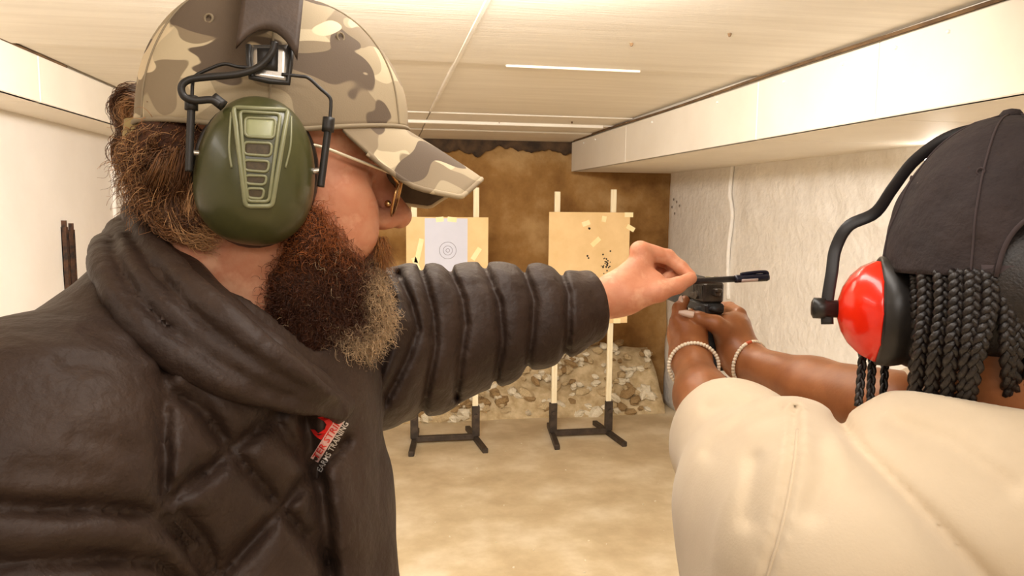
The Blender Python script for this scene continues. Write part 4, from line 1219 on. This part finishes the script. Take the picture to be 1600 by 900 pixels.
# ---- the pen
M_pen = mat('black_glossy_pen', (26, 22, 24), (34, 30, 32), rough=0.3, scale=40)
M_clip = mat('dark_navy_pen_cap', (24, 26, 44), rough=0.25)
M_lab = mat('pale_pen_label', (204, 184, 178), rough=0.5)
pa, pb = P(1052, 441, 1.066), P(1202, 433, 1.066)
pen = thing('pen', 'black capped pen pinched between the man\'s thumb and fingertips', 'pen', tuple(pa))
ax = (pb - pa); Lp = np.linalg.norm(ax); ax /= Lp
def pen_at(t): return pa + ax * Lp * t
part('barrel', lathe([(0.002, 0), (0.0044, 0.008), (0.0046, 0.02), (0.0046, Lp * 0.66)], 16, ax, pa), M_pen, pen)
pc = part('pen_cap', lathe([(0.0054, Lp * 0.64), (0.0058, Lp * 0.66), (0.0058, Lp * 0.97), (0.0045, Lp * 0.995), (0.002, Lp)], 16, ax, pa), M_clip, pen)
up = np.cross(ax, (0, 1, 0)); up /= np.linalg.norm(up); up = up if up[2] > 0 else -up
part('clip', sweep(spline([pen_at(0.985) + up * 0.004, pen_at(0.965) + up * 0.0078, pen_at(0.86) + up * 0.0082, pen_at(0.74) + up * 0.0070, pen_at(0.70) + up * 0.0060], 24), 0.0024, 8), M_clip, pc)
part('label', solid_grid(lambda s, t: pen_at(0.70 + 0.17 * s) + up * (-0.0048 + 0.0045 * t) + np.array([0, -math.sqrt(0.0060 ** 2 - (-0.0048 + 0.0045 * t) ** 2), 0]), 4, 4, 0.0006, lambda s, t: (0, -1, 0)), M_lab, pc)

# ================================================================== THE SHOOTER (level coordinates)
M_brown = mat('brown_skin', (138, 84, 48), (158, 100, 60), rough=0.42, scale=24, bump=0.2, bump_scale=240, bump_dist=0.001, c3=(148, 92, 54), sss=0.06, spec=0.4)
M_cream = mat('cream_sweatshirt_cotton', (206, 186, 157), (214, 195, 167), rough=0.9, scale=10, bump=0.25, bump_scale=420, bump_dist=0.0008, sheen=0.2)
M_braid = mat('black_braided_hair', (22, 17, 16), (40, 32, 28), rough=0.38, scale=160, bump=0.6, bump_scale=500, bump_dist=0.001)
M_nail = mat('pale_nail_varnish', (228, 204, 188), rough=0.25)
M_navy = mat('faded_black_cap_cotton', (40, 31, 31), (56, 44, 42), rough=0.9, scale=9, bump=0.8, bump_scale=26, bump_dist=0.012)
M_navyseam = mat('dark_cap_stitching', (62, 50, 50), rough=0.9)
M_jeans = mat('blue_jeans_denim', (48, 58, 82), (62, 72, 98), rough=0.85, scale=60)
M_trainer = mat('white_trainer', (214, 208, 200), (226, 221, 214), rough=0.6, scale=30)

wom = thing('person', 'shooter in cream sweatshirt with long black braids aiming a pistol, seen from behind', 'person', (0.48, 0.68, 0.0))
WO = np.array([0.468, 0.705, 1.505])            # between the ears
WM = rot(math.radians(74), math.radians(3))     # x forward = away from the camera
WS = 1.0
def Wp(q): return WO + WM @ np.asarray(q, float)
def Wg(geo): return WO + np.asarray(geo[0]) @ WM.T, geo[1]
def toW(X): return (X - WO.astype(X.dtype)) @ WM.astype(X.dtype)
WNECK = np.array([0.485, 0.685, 1.36])
LSH, RSH = np.array([0.320, 0.655, 1.345]), np.array([0.665, 0.70, 1.345])
LEL, REL = P(1128, 700, 0.85), P(1405, 640, 0.86)
def whead_sdf(X):
    q = toW(X)
    d = ell(q, (-0.008, 0, 0.050), (0.094, 0.074, 0.092))
    d = smin(d, ell(q, (0.040, 0, -0.014), (0.054, 0.056, 0.082)), 0.03)
    d = smin(d, ell(q, (0.080, 0, -0.096), (0.018, 0.020, 0.016)), 0.025)
    d = smin(d, rcone(q, (0.010, -0.046, -0.05), (0.070, -0.014, -0.094), 0.020, 0.020), 0.03)
    d = smin(d, rcone(q, (0.010, 0.046, -0.05), (0.070, 0.014, -0.094), 0.020, 0.020), 0.03)
    for s in (-1, 1):
        d = smax(d, -ell(q, (0.096, s * 0.032, 0.006), (0.018, 0.015, 0.011)), 0.012)
        d = smin(d, ell(q, (0.074, s * 0.031, 0.005), (0.012, 0.012, 0.012)), 0.003)
        d = smin(d, ell(q, (-0.006, s * 0.072, -0.002), (0.020, 0.009, 0.029)), 0.006)
    nose = tube_sdf(q, [(0.092, 0, 0.012), (0.102, 0, -0.006), (0.111, 0, -0.026)], [0.007, 0.008, 0.011], 0.006)
    for s in (-1, 1): nose = smin(nose, ell(q, (0.101, s * 0.012, -0.031), (0.011, 0.009, 0.008)), 0.006)
    d = smin(d, nose, 0.009)
    d = smin(d, ell(q, (0.096, 0, -0.058), (0.011, 0.022, 0.008)), 0.006)
    d = smin(d, ell(q, (0.095, 0, -0.070), (0.010, 0.020, 0.008)), 0.006)
    n = rcone(X, Wp((-0.028, 0, -0.03)), WNECK, 0.054, 0.062)
    return smin(d, n, 0.025)
def whands_sdf(X):
    # left arm and hand (nearer the wall lamp's side of the gun), supporting hand
    lf = tube_sdf(X, [LEL, P(1098, 620, 0.98), P(1079, 560, 1.065)], [0.040, 0.035, 0.0250], 0.02)
    lp = rcone(X, P(1078, 556, 1.07), P(1072, 520, 1.105), 0.0255, 0.0265)
    lp = smin(lp, ell(X, P(1075, 524, 1.10), (0.0275, 0.030, 0.032)), 0.012)
    l = smin(lf, lp, 0.025)
    for k, (x0, y0, x1, y1, x2, y2) in enumerate(((1066, 503, 1085, 492, 1128, 500), (1062, 515, 1084, 506, 1132, 516), (1060, 528, 1082, 522, 1132, 532), (1062, 540, 1082, 536, 1128, 546))):
        f = tube_sdf(X, [P(x0, y0, 1.125), P(x1, y1, 1.165), P(x2, y2, 1.165)], [0.012, 0.0105, 0.0088], 0.004)
        l = smin(l, f, 0.004)
    lt = tube_sdf(X, [P(1070, 528, 1.085), P(1058, 503, 1.095), P(1061, 482, 1.115), P(1070, 469, 1.128)], [0.0140, 0.0105, 0.0098, 0.0075], 0.005)
    l = smin(l, lt, 0.006)
    # right arm and hand on the grip
    rf = tube_sdf(X, [REL, P(1270, 606, 0.98), P(1164, 566, 1.085)], [0.046, 0.038, 0.0255], 0.02)
    rp = rcone(X, P(1162, 560, 1.09), P(1141, 516, 1.115), 0.0262, 0.0270)
    rp = smin(rp, rcone(X, P(1150, 548, 1.10), P(1152, 508, 1.135), 0.024, 0.020), 0.018)
    r = smin(rf, rp, 0.025)
    rt = tube_sdf(X, [P(1138, 525, 1.095), P(1118, 506, 1.080), P(1092, 498, 1.082), P(1072, 492, 1.092)], [0.0185, 0.0125, 0.0105, 0.0082], 0.005)
    r = smin(r, rt, 0.010)
    for k, (y0, y1) in enumerate(((497, 493), (510, 506), (523, 520), (536, 532))):
        f = tube_sdf(X, [P(1156 - 2 * k, y0, 1.135), P(1150, y1, 1.172), P(1106, y1 + 2, 1.172), P(1094, y1 + 4, 1.145)], [0.0125, 0.0108, 0.0095, 0.008], 0.004) if k else \
            tube_sdf(X, [P(1154, 492, 1.14), P(1140, 482, 1.19), P(1106, 478, 1.22)], [0.0125, 0.0105, 0.0085], 0.004)
        r = smin(r, f, 0.004)
    return np.minimum(l, r)
def wcore_sdf(X):
    d = ell(X, (0.485, 0.70, 1.15), (0.135, 0.085, 0.27))
    d = smin(d, rcone(X, LSH - (0, 0, 0.02), WNECK - (0, 0, 0.03), 0.028, 0.055), 0.04)
    d = smin(d, rcone(X, RSH, WNECK - (0, 0, 0.03), 0.045, 0.055), 0.04)
    d = smin(d, rcone(X, LSH - (0, 0, 0.03), LEL, 0.028, 0.034), 0.02)
    return smin(d, rcone(X, RSH, REL, 0.042, 0.040), 0.02)
wbody = part('body', join_np(sdf_mesh(whead_sdf, WO - (0.14, 0.16, 0.22), WO + (0.14, 0.16, 0.18), 0.0032),
                             sdf_mesh(whands_sdf, P(1020, 740, 0.79) - (0.02, 0.05, 0.02), P(1430, 440, 1.27) + (0.02, 0.0, 0.0), 0.0021),
                             sdf_mesh(wcore_sdf, (0.18, 0.5, 0.86), (0.78, 0.98, 1.46), 0.008)), M_brown, wom)
# pale nails on the two visible thumbs
def nail(c, tip, wide, name='fingernail'):
    c, tip = np.array(c), np.array(tip); ax = tip - c; L_ = np.linalg.norm(ax); ax /= L_
    side = np.cross(ax, (0.0, 1.0, 0.0)); side /= np.linalg.norm(side); nrm = np.cross(side, ax); nrm = nrm if nrm[1] < 0 else -nrm
    f = lambda s, t: c + ax * L_ * t + side * wide * (s - 0.5) * (1 - 0.6 * t ** 3) - nrm * 0.45 * wide * (2 * (s - 0.5)) ** 2
    part(name, solid_grid(f, 9, 9, 0.0012, lambda s, t: nrm), M_nail, wbody)
nail(P(1084, 493, 1.0745), P(1060, 488, 1.079), 0.0100)
nail(P(1066, 484, 1.104), P(1064, 462, 1.118), 0.0105)

# ---- sweatshirt
w_seam = [[(1243, 640), (1242, 672), (1238, 720), (1228, 780), (1214, 840), (1196, 900), (1180, 960)]]
w_folds = [[(1312, 655), (1340, 700), (1400, 760), (1470, 830), (1545, 910), (1600, 980)]]
w_small = [[(1110, 706), (1118, 694), (1126, 688)], [(1126, 690), (1160, 655), (1230, 648)], [(1110, 640), (1160, 634), (1220, 640)], [(1400, 660), (1480, 690), (1580, 760)], [(1285, 690), (1290, 740), (1270, 800)], [(1180, 720), (1172, 770), (1168, 810)]]
def sweat_sdf(X):
    arm = tube_sdf(X, [P(1305, 862, 0.665), P(1232, 792, 0.76), P(1152, 694, 0.90), P(1128, 652, 0.965)], [0.116, 0.106, 0.072, 0.054], 0.04)
    arm = smin(arm, rcone(X, P(1215, 830, 0.77), P(1240, 1020, 0.70), 0.085, 0.105), 0.05)          # cloth hanging under the arm
    tor = rcone(X, (0.378, 0.650, 1.308), (0.60, 0.68, 1.308), 0.112, 0.116)
    tor = smin(tor, rcone(X, (0.44, 0.66, 1.335), (0.55, 0.67, 1.338), 0.104, 0.104), 0.05)
    tor = smin(tor, ell(X, (0.475, 0.685, 1.12), (0.225, 0.150, 0.30)), 0.06)
    rarm = tube_sdf(X, [(0.63, 0.70, 1.315), (0.60, 0.80, 1.24), REL + np.array([0.035, -0.01, -0.01])], [0.105, 0.085, 0.064], 0.03)
    d = smin(tor, arm, 0.022)
    d = smin(d, rarm, 0.03)
    # hood / neckline opening
    d = smax(d, -rcone(X, WNECK + (0, 0.03, 0.02), Wp((0.0, 0, 0.02)), 0.088, 0.12), 0.015)
    s = seam_dist(X, w_seam)
    d = d + 0.0042 * np.exp(-(s / 0.0045) ** 2) - 0.0026 * np.exp(-((s - 0.008) / 0.004) ** 2)
    f = seam_dist(X, w_folds)
    d = d + 0.008 * np.exp(-(f / 0.0075) ** 2) + 0.008 * np.exp(-(f / 0.02) ** 2)
    f2 = seam_dist(X, w_small)
    d = d + 0.006 * np.exp(-(f2 / 0.009) ** 2)
    d = d - 0.0045 * fbm(X, 15, 41, 2)
    # open cuff of the pushed-up sleeve
    c = P(1112, 618, 1.0); ax = c - P(1152, 694, 0.90); ax /= np.linalg.norm(ax)
    d = smax(d, -rcone(X, P(1130, 655, 0.94), c + ax * 0.1, 0.044, 0.047), 0.006)
    return d
sw = part('sweatshirt', sdf_mesh(sweat_sdf, (0.12, 0.42, 0.86), (0.86, 1.10, 1.50), 0.0045), M_cream, wom, label='cream cotton sweatshirt with pushed-up sleeves')
seam_pts = []
for x, y in spline(w_seam[0][1:], 30):
    p, r = cast(x + 4, y, sweat_sdf, 0.35); seam_pts.append(p - r * 0.0004)
part('shoulder_seam', sweep(np.array(seam_pts), 0.0017, 6), M_cream, sw)
wl = lambda X: smin(ell(X, (0.48, 0.69, 0.90), (0.17, 0.13, 0.16)),
                    np.minimum(tube_sdf(X, [(0.40, 0.70, 0.85), (0.38, 0.74, 0.46), (0.37, 0.72, 0.09)], [0.09, 0.065, 0.045], 0.02),
                               tube_sdf(X, [(0.57, 0.69, 0.85), (0.59, 0.70, 0.46), (0.60, 0.66, 0.09)], [0.09, 0.065, 0.045], 0.02)), 0.03)
part('jeans', sdf_mesh(wl, (0.26, 0.50, 0.03), (0.74, 0.90, 1.08), 0.012), M_jeans, wom)
for fx, fy in ((0.37, 0.72), (0.60, 0.66)):
    sh = lambda X, fx=fx, fy=fy: np.maximum(smin(ell(X, (fx, fy + 0.06, 0.032), (0.045, 0.13, 0.04)), rcone(X, (fx, fy, 0.045), (fx, fy, 0.09), 0.045, 0.045), 0.03), 0.004 - X[:, 2])
    part('shoe', sdf_mesh(sh, (fx - 0.08, fy - 0.1, -0.02), (fx + 0.08, fy + 0.24, 0.16), 0.008), M_trainer, wom)

# ---- braids
def braid_geo(path, w):
    path = np.asarray(path); seg = np.linalg.norm(np.diff(path, axis=0), axis=1); Ltot = seg.sum()
    n = max(10, int(Ltot / 0.0026)); p = spline(path, n)
    tg = np.gradient(p, axis=0); tg /= np.linalg.norm(tg, axis=1, keepdims=True)
    a = np.cross(tg, np.array([0.2, 1.0, 0.1])); a /= np.linalg.norm(a, axis=1, keepdims=True); b = np.cross(tg, a)
    t = np.linspace(0, Ltot, n) / 0.027 * 2 * math.pi
    gs = []
    tp = np.linspace(1.0, 0.86, n)
    for k in range(3):
        ph = t + k * 2.0944
        q = p + (a * (np.sin(ph) * 0.56)[:, None] + b * (np.sin(2 * ph) * 0.30)[:, None]) * w * tp[:, None]
        gs.append(sweep(q, 0.46 * w * tp, 6))
    return merge(*gs)
braids = []
def add_braid(pts, w=0.0062):
    part('braid', braid_geo(pts, w), M_braid, wom)
# three hanging in front of the muff, the rest from under the cap down the back of the neck
add_braid([P(1350, 520, 0.76), P(1346, 580, 0.755), P(1341, 634, 0.745)], 0.0050)
add_braid([P(1366, 530, 0.765), P(1362, 580, 0.76), P(1360, 628, 0.75)], 0.0050)
add_braid([P(1384, 540, 0.77), P(1382, 580, 0.765), P(1380, 626, 0.755)], 0.0048)
r2 = np.random.default_rng(77)
cols = 8
for i in range(cols):
    x = 1446 + i * 25
    d0 = 0.668 - 0.046 * math.sin(min(1, i / 4.5) * math.pi / 2)
    bend = 6 * math.sin(i * 1.7)
    end = 622
    if 1535 < x < 1590: x2 = x + (-20 if x < 1562 else 18)
    else: x2 = x - 4
    add_braid([P(x, 425, d0), P(x + bend * 0.3, 480, d0 - 0.004), P((x + x2) / 2 - 6, 545, d0), P(x2 - 12, end, d0 + 0.03)], 0.0079)
for i in range(8):
    x = 1434 + i * 25.0
    d0 = 0.690 - 0.035 * math.sin(min(1, i / 4.5) * math.pi / 2)
    if 1530 < x < 1580: continue
    add_braid([P(x, 430, d0), P(x + 3 * math.sin(i), 500, d0), P(x - 8, 640, d0 + 0.035)], 0.0076)
hairw = sdf_mesh(lambda X: np.maximum(ell(toW(X), (-0.022, 0, 0.03), (0.092, 0.086, 0.088)), toW(X)[:, 0] - 0.03), WO - (0.14, 0.16, 0.14), WO + (0.14, 0.16, 0.16), 0.005)
part('hair', hairw, M_braid, wom, label='black hair under the dark cap')

# ---- dark cap
wcap = thing('baseball_cap', 'faded black baseball cap worn by the shooter in cream', 'cap', tuple(Wp((0, 0, 0.03))))
def wcrown(th, t):
    c, s = math.cos(th), math.sin(th)
    a = 0.108 if c > 0 else 0.107
    zr = 0.034 + 0.014 * max(0, c)
    p = 2.0
    r = (1 - t ** p) ** (1 / p)
    x = a * abs(c) ** 0.95 * (1 if c > 0 else -1) * r; y = 0.101 * abs(s) ** 0.95 * (1 if s > 0 else -1) * r
    z = zr + (0.184 - zr) * t
    k = 1 + 0.010 * math.sin(4 * th + 7 * t) + 0.008 * math.sin(9 * th - 11 * t + 1) + 0.005 * math.sin(17 * th + 23 * t)
    # arched opening above the adjuster at the back
    u = abs(abs(th) - math.pi) / 0.33
    if u < 1 and c < 0:
        z = max(z, zr + 0.055 * math.sqrt(1 - u * u))
    return np.array([x * k - 0.006, y * k, z])
gg = solid_grid(lambda s, t: wcrown(2 * math.pi * s - math.pi, 0.999 * t), 121, 34, 0.0025, lambda s, t: (math.cos(2 * math.pi * s), math.sin(2 * math.pi * s), -0.3))
wc = part('crown', Wg(gg), M_navy, wcap)
for k in range(6):
    th = math.pi / 6 + k * math.pi / 3
    part('panel_seam', Wg(sweep(np.array([wcrown(th, t) * np.array([1.004, 1.004, 1.002]) for t in np.linspace(0, 0.995, 26)]), 0.0011, 5)), M_navyseam, wc)
    c0 = wcrown(k * math.pi / 3 + 0.5, 0.6)
    part('eyelet', Wg(sweep(np.array([c0 * 1.004 + 0.003 * np.array([-math.sin(k * math.pi / 3 + 0.5) * math.cos(a), math.cos(k * math.pi / 3 + 0.5) * math.cos(a), math.sin(a)]) for a in np.linspace(0, 6.283, 12, endpoint=False)]), 0.0009, 5, True)), M_navyseam, wc)
part('opening_edge', Wg(sweep(np.array([wcrown(th, 0.0) for th in np.linspace(math.pi - 0.34, math.pi + 0.0, 20)] + [wcrown(th, 0.0) for th in np.linspace(-math.pi, -math.pi + 0.34, 20)]), 0.0022, 6)), M_navyseam, wc)
part('button', Wg(lathe([(0.010, -0.003), (0.010, 0.001), (0.007, 0.005), (0.001, 0.0065)], 16, (0, 0, 1), (-0.006, 0, 0.184))), M_navy, wc)
def wbrim(s, t):
    th = (s - 0.5) * 2.3
    r0 = wcrown(th, 0.02); x1 = 0.105 + 0.075 * math.sqrt(max(0, 1 - (r0[1] / 0.101) ** 2)); x = r0[0] + (max(x1, r0[0] + 0.004) - r0[0]) * t
    return np.array([x, r0[1], r0[2] - 0.2 * (x - r0[0]) - 2.2 * r0[1] ** 2 * min(1, (x - r0[0]) / 0.05)])
part('brim', Wg(solid_grid(wbrim, 31, 10, -0.0034, lambda s, t: (0, 0, 1))), M_navy, wcap)
part('strap', Wg(solid_grid(lambda s, t: np.array([-0.110 + 0.010 * (2 * s - 1) ** 2, -0.045 + 0.09 * s, 0.026 + 0.018 * t]), 14, 4, 0.002, lambda s, t: (-1, 0, 0))), M_navyseam, wcap)

# ---- red ear defenders
M_redcup = mat('glossy_red_plastic', (226, 34, 10), (236, 44, 14), rough=0.22, scale=20, coat=0.3)
M_blk = mat('black_rubber', (26, 23, 21), (36, 32, 29), rough=0.35, scale=30)
M_strip = mat('black_band_plastic', (24, 21, 22), (34, 29, 29), rough=0.4, scale=30)
wm = thing('ear_defenders', 'red and black ear defenders over the shooter\'s dark cap', 'ear defenders', tuple(Wp((0, 0.1, -0.06))))
for s in (1, -1):
    ec = np.array([-0.006, s * 0.069, -0.006])
    f = lambda prof, n=36: Wg(xf(lathe([(r, s * h) for r, h in prof], n, (0, 1, 0), (0, 0, 0)), np.diag([0.86, 1, 1.12]), ec))
    flip = lambda g: (g[0], [q[::-1] for q in g[1]]) if s > 0 else g
    blk = part('cushion', flip(f([(0.030, -0.012), (0.044, -0.010), (0.0475, -0.002), (0.0485, 0.008), (0.0465, 0.013), (0.0475, 0.016), (0.0490, 0.024), (0.0485, 0.036), (0.046, 0.038)])), M_blk, wm)
    rd = part('ear_cup', flip(f([(0.0462, 0.036), (0.0465, 0.040), (0.041, 0.052), (0.032, 0.062), (0.021, 0.069), (0.009, 0.073), (0.001, 0.0735)], 10)), M_redcup, wm)
    part('pivot_bolt', flip(f([(0.008, 0.070), (0.008, 0.084), (0.0095, 0.085), (0.0095, 0.096), (0.006, 0.098)], 12)), M_blk, wm)
wp = [np.array(q) for q in ((-0.006, 0.151, -0.022), (-0.006, 0.152, 0.0), (-0.004, 0.149, 0.03), (0, 0.146, 0.055), (0, 0.135, 0.078), (0.006, 0.110, 0.092), (0.022, 0.092, 0.118), (0.034, 0.070, 0.148), (0.04, 0.038, 0.172), (0.04, 0.0, 0.180))]
full = wp + [np.array([q[0], -q[1], q[2]]) for q in wp[::-1]][1:]
part('headband', Wg(sweep(spline(full, 90), 0.0060, 12, flat=0.24, up=(1, 0, 0), phase=0.0)), M_strip, wm)

# ---- bracelets
M_bead = mat('ivory_beads', (232, 214, 186), (242, 228, 204), rough=0.4, scale=60)
M_bead2 = mat('coral_bead', (206, 92, 50), rough=0.4)
M_goldbead = mat('gold_bead', (200, 160, 90), rough=0.3, metallic=0.8)
def bracelet(label, c, axis, ra, rb, n, accents, tilt=0.0):
    t = thing('bracelet', label, 'bracelet', tuple(c), 'bead bracelets on the shooter\'s wrists')
    ax = np.array(axis, float); ax /= np.linalg.norm(ax)
    a = np.cross(ax, (0, 0, 1)); a /= np.linalg.norm(a); b = np.cross(a, ax)
    g = []; acc = []
    for k in range(n):
        th = 2 * math.pi * k / n
        p = np.array(c) + ra * a * math.cos(th) + rb * b * math.sin(th)
        tg = -ra * a * math.sin(th) + rb * b * math.cos(th)
        s = 2 * math.pi * ra / n * 0.56
        q = lathe([(0.0012, -s), (0.0028, -s * 0.55), (0.0028, s * 0.55), (0.0012, s)], 8, tg, p)
        (acc if k in accents else g).append(q)
    st = part('bead_string', merge(*g), M_bead, t)
    for q in acc: part('accent_bead', q, M_bead2, t)
lw_ax = P(1079, 560, 1.065) - P(1098, 620, 0.98)
bracelet('ivory bead bracelet on the shooter\'s left wrist nearest the camera', P(1084, 572, 1.046), lw_ax + np.array([0.01, 0.0, -0.03]), 0.0345, 0.0335, 48, ())
rw_ax = P(1164, 566, 1.085) - P(1270, 606, 0.98)
bracelet('ivory bracelet with coral beads on the shooter\'s right wrist', P(1172, 568, 1.076), rw_ax, 0.0330, 0.0330, 44, (12, 13, 30, 31))

# ---- the pistol
M_gun = mat('worn_gunmetal', (52, 47, 44), (86, 78, 68), rough=0.42, scale=40, metallic=0.55)
M_grip = mat('black_polymer_grip', (28, 26, 26), (36, 34, 33), rough=0.6, scale=60, bump=0.4, bump_scale=300, bump_dist=0.001)
M_sight = mat('brassy_sight', (104, 92, 52), (122, 108, 64), rough=0.45, scale=40, metallic=0.6)
G = P(1116, 462, 1.115)                              # rear face of the slide, centre
gf = np.array([-math.sin(-YAW) * 1.0, math.cos(YAW), 0.0]); gf = np.array([-0.185, 0.98, 0.02]); gf /= np.linalg.norm(gf)
gr = np.cross(gf, (0, 0, 1)); gr /= np.linalg.norm(gr); gu = np.cross(gr, gf)
GM = np.stack([gr, gf, gu], 1)                       # local x right, y muzzle, z up
gun = thing('pistol', 'dark semi-automatic pistol held in the shooter\'s two hands', 'pistol', tuple(G))
Gg = lambda geo: xf(geo, GM, G)
slide = part('slide', Gg(box(-0.0165, 0.0165, 0.0, 0.18, -0.012, 0.020, 0.0035)), M_gun, gun, smooth=False)
for k in range(7):
    for s in (-1, 1):
        part('serration', Gg(box(s * 0.0168 - 0.0008, s * 0.0168 + 0.0008, 0.006 + k * 0.0052, 0.0090 + k * 0.0052, -0.006, 0.014)), M_gun, slide, smooth=False)
part('ejection_port', Gg(box(0.004, 0.0172, 0.07, 0.105, 0.004, 0.0205)), M_grip, slide, smooth=False)
part('frame', Gg(box(-0.0155, 0.0155, -0.006, 0.15, -0.028, -0.012, 0.003)), M_grip, gun, smooth=False)
part('beavertail', Gg(sweep(spline([(0, 0.015, -0.016), (0, -0.006, -0.020), (0, -0.014, -0.018)], 10), [0.013] * 5 + [0.010] * 5, 10, flat=0.5, up=(0, 0, 1))), M_grip, gun)
part('grip', Gg(sweep(spline([(0, 0.020, -0.020), (0, 0.008, -0.06), (0, -0.008, -0.115)], 12), 0.021, 14, flat=0.72, up=(0, 1, 0))), M_grip, gun)
part('trigger_guard', Gg(sweep(spline([(0, 0.045, -0.024), (0, 0.046, -0.050), (0, 0.075, -0.056), (0, 0.096, -0.045), (0, 0.100, -0.024)], 24), 0.0034, 8)), M_grip, gun)
part('trigger', Gg(sweep(spline([(0, 0.066, -0.022), (0, 0.062, -0.036), (0, 0.067, -0.046)], 8), 0.003, 8)), M_gun, gun)
part('hammer', Gg(merge(box(-0.004, 0.004, -0.014, 0.004, 0.0, 0.012, 0.002), box(-0.0055, 0.0055, -0.017, -0.010, 0.006, 0.013, 0.002))), M_gun, gun, smooth=False)
rs = part('rear_sight', Gg(merge(box(-0.011, 0.011, 0.004, 0.024, 0.020, 0.0235, 0.001), box(-0.011, -0.003, 0.004, 0.012, 0.0235, 0.028, 0.001), box(0.003, 0.011, 0.004, 0.012, 0.0235, 0.028, 0.001))), M_sight, gun, smooth=False)
part('front_sight', Gg(box(-0.002, 0.002, 0.168, 0.176, 0.020, 0.026, 0.0006)), M_sight, gun, smooth=False)
part('safety_lever', Gg(merge(lathe([(0.006, 0), (0.006, 0.006)], 12, (1, 0, 0), (-0.021, 0.022, -0.002)), box(-0.021, -0.015, 0.022, 0.040, -0.005, 0.001, 0.001))), M_gun, gun, smooth=False)
part('slide_stop', Gg(box(-0.0165, -0.0125, 0.055, 0.092, -0.014, -0.008, 0.001)), M_gun, gun, smooth=False)
part('barrel', Gg(lathe([(0.0075, 0.15), (0.0075, 0.186), (0.0045, 0.186), (0.0045, 0.17)], 16, (0, 1, 0), (0, 0, 0.004))), M_gun, gun)
part('magazine_base', Gg(xf(box(-0.016, 0.016, -0.026, 0.028, -0.008, 0.006, 0.003), np.eye(3), (0, -0.010, -0.125))), M_grip, gun, smooth=False)
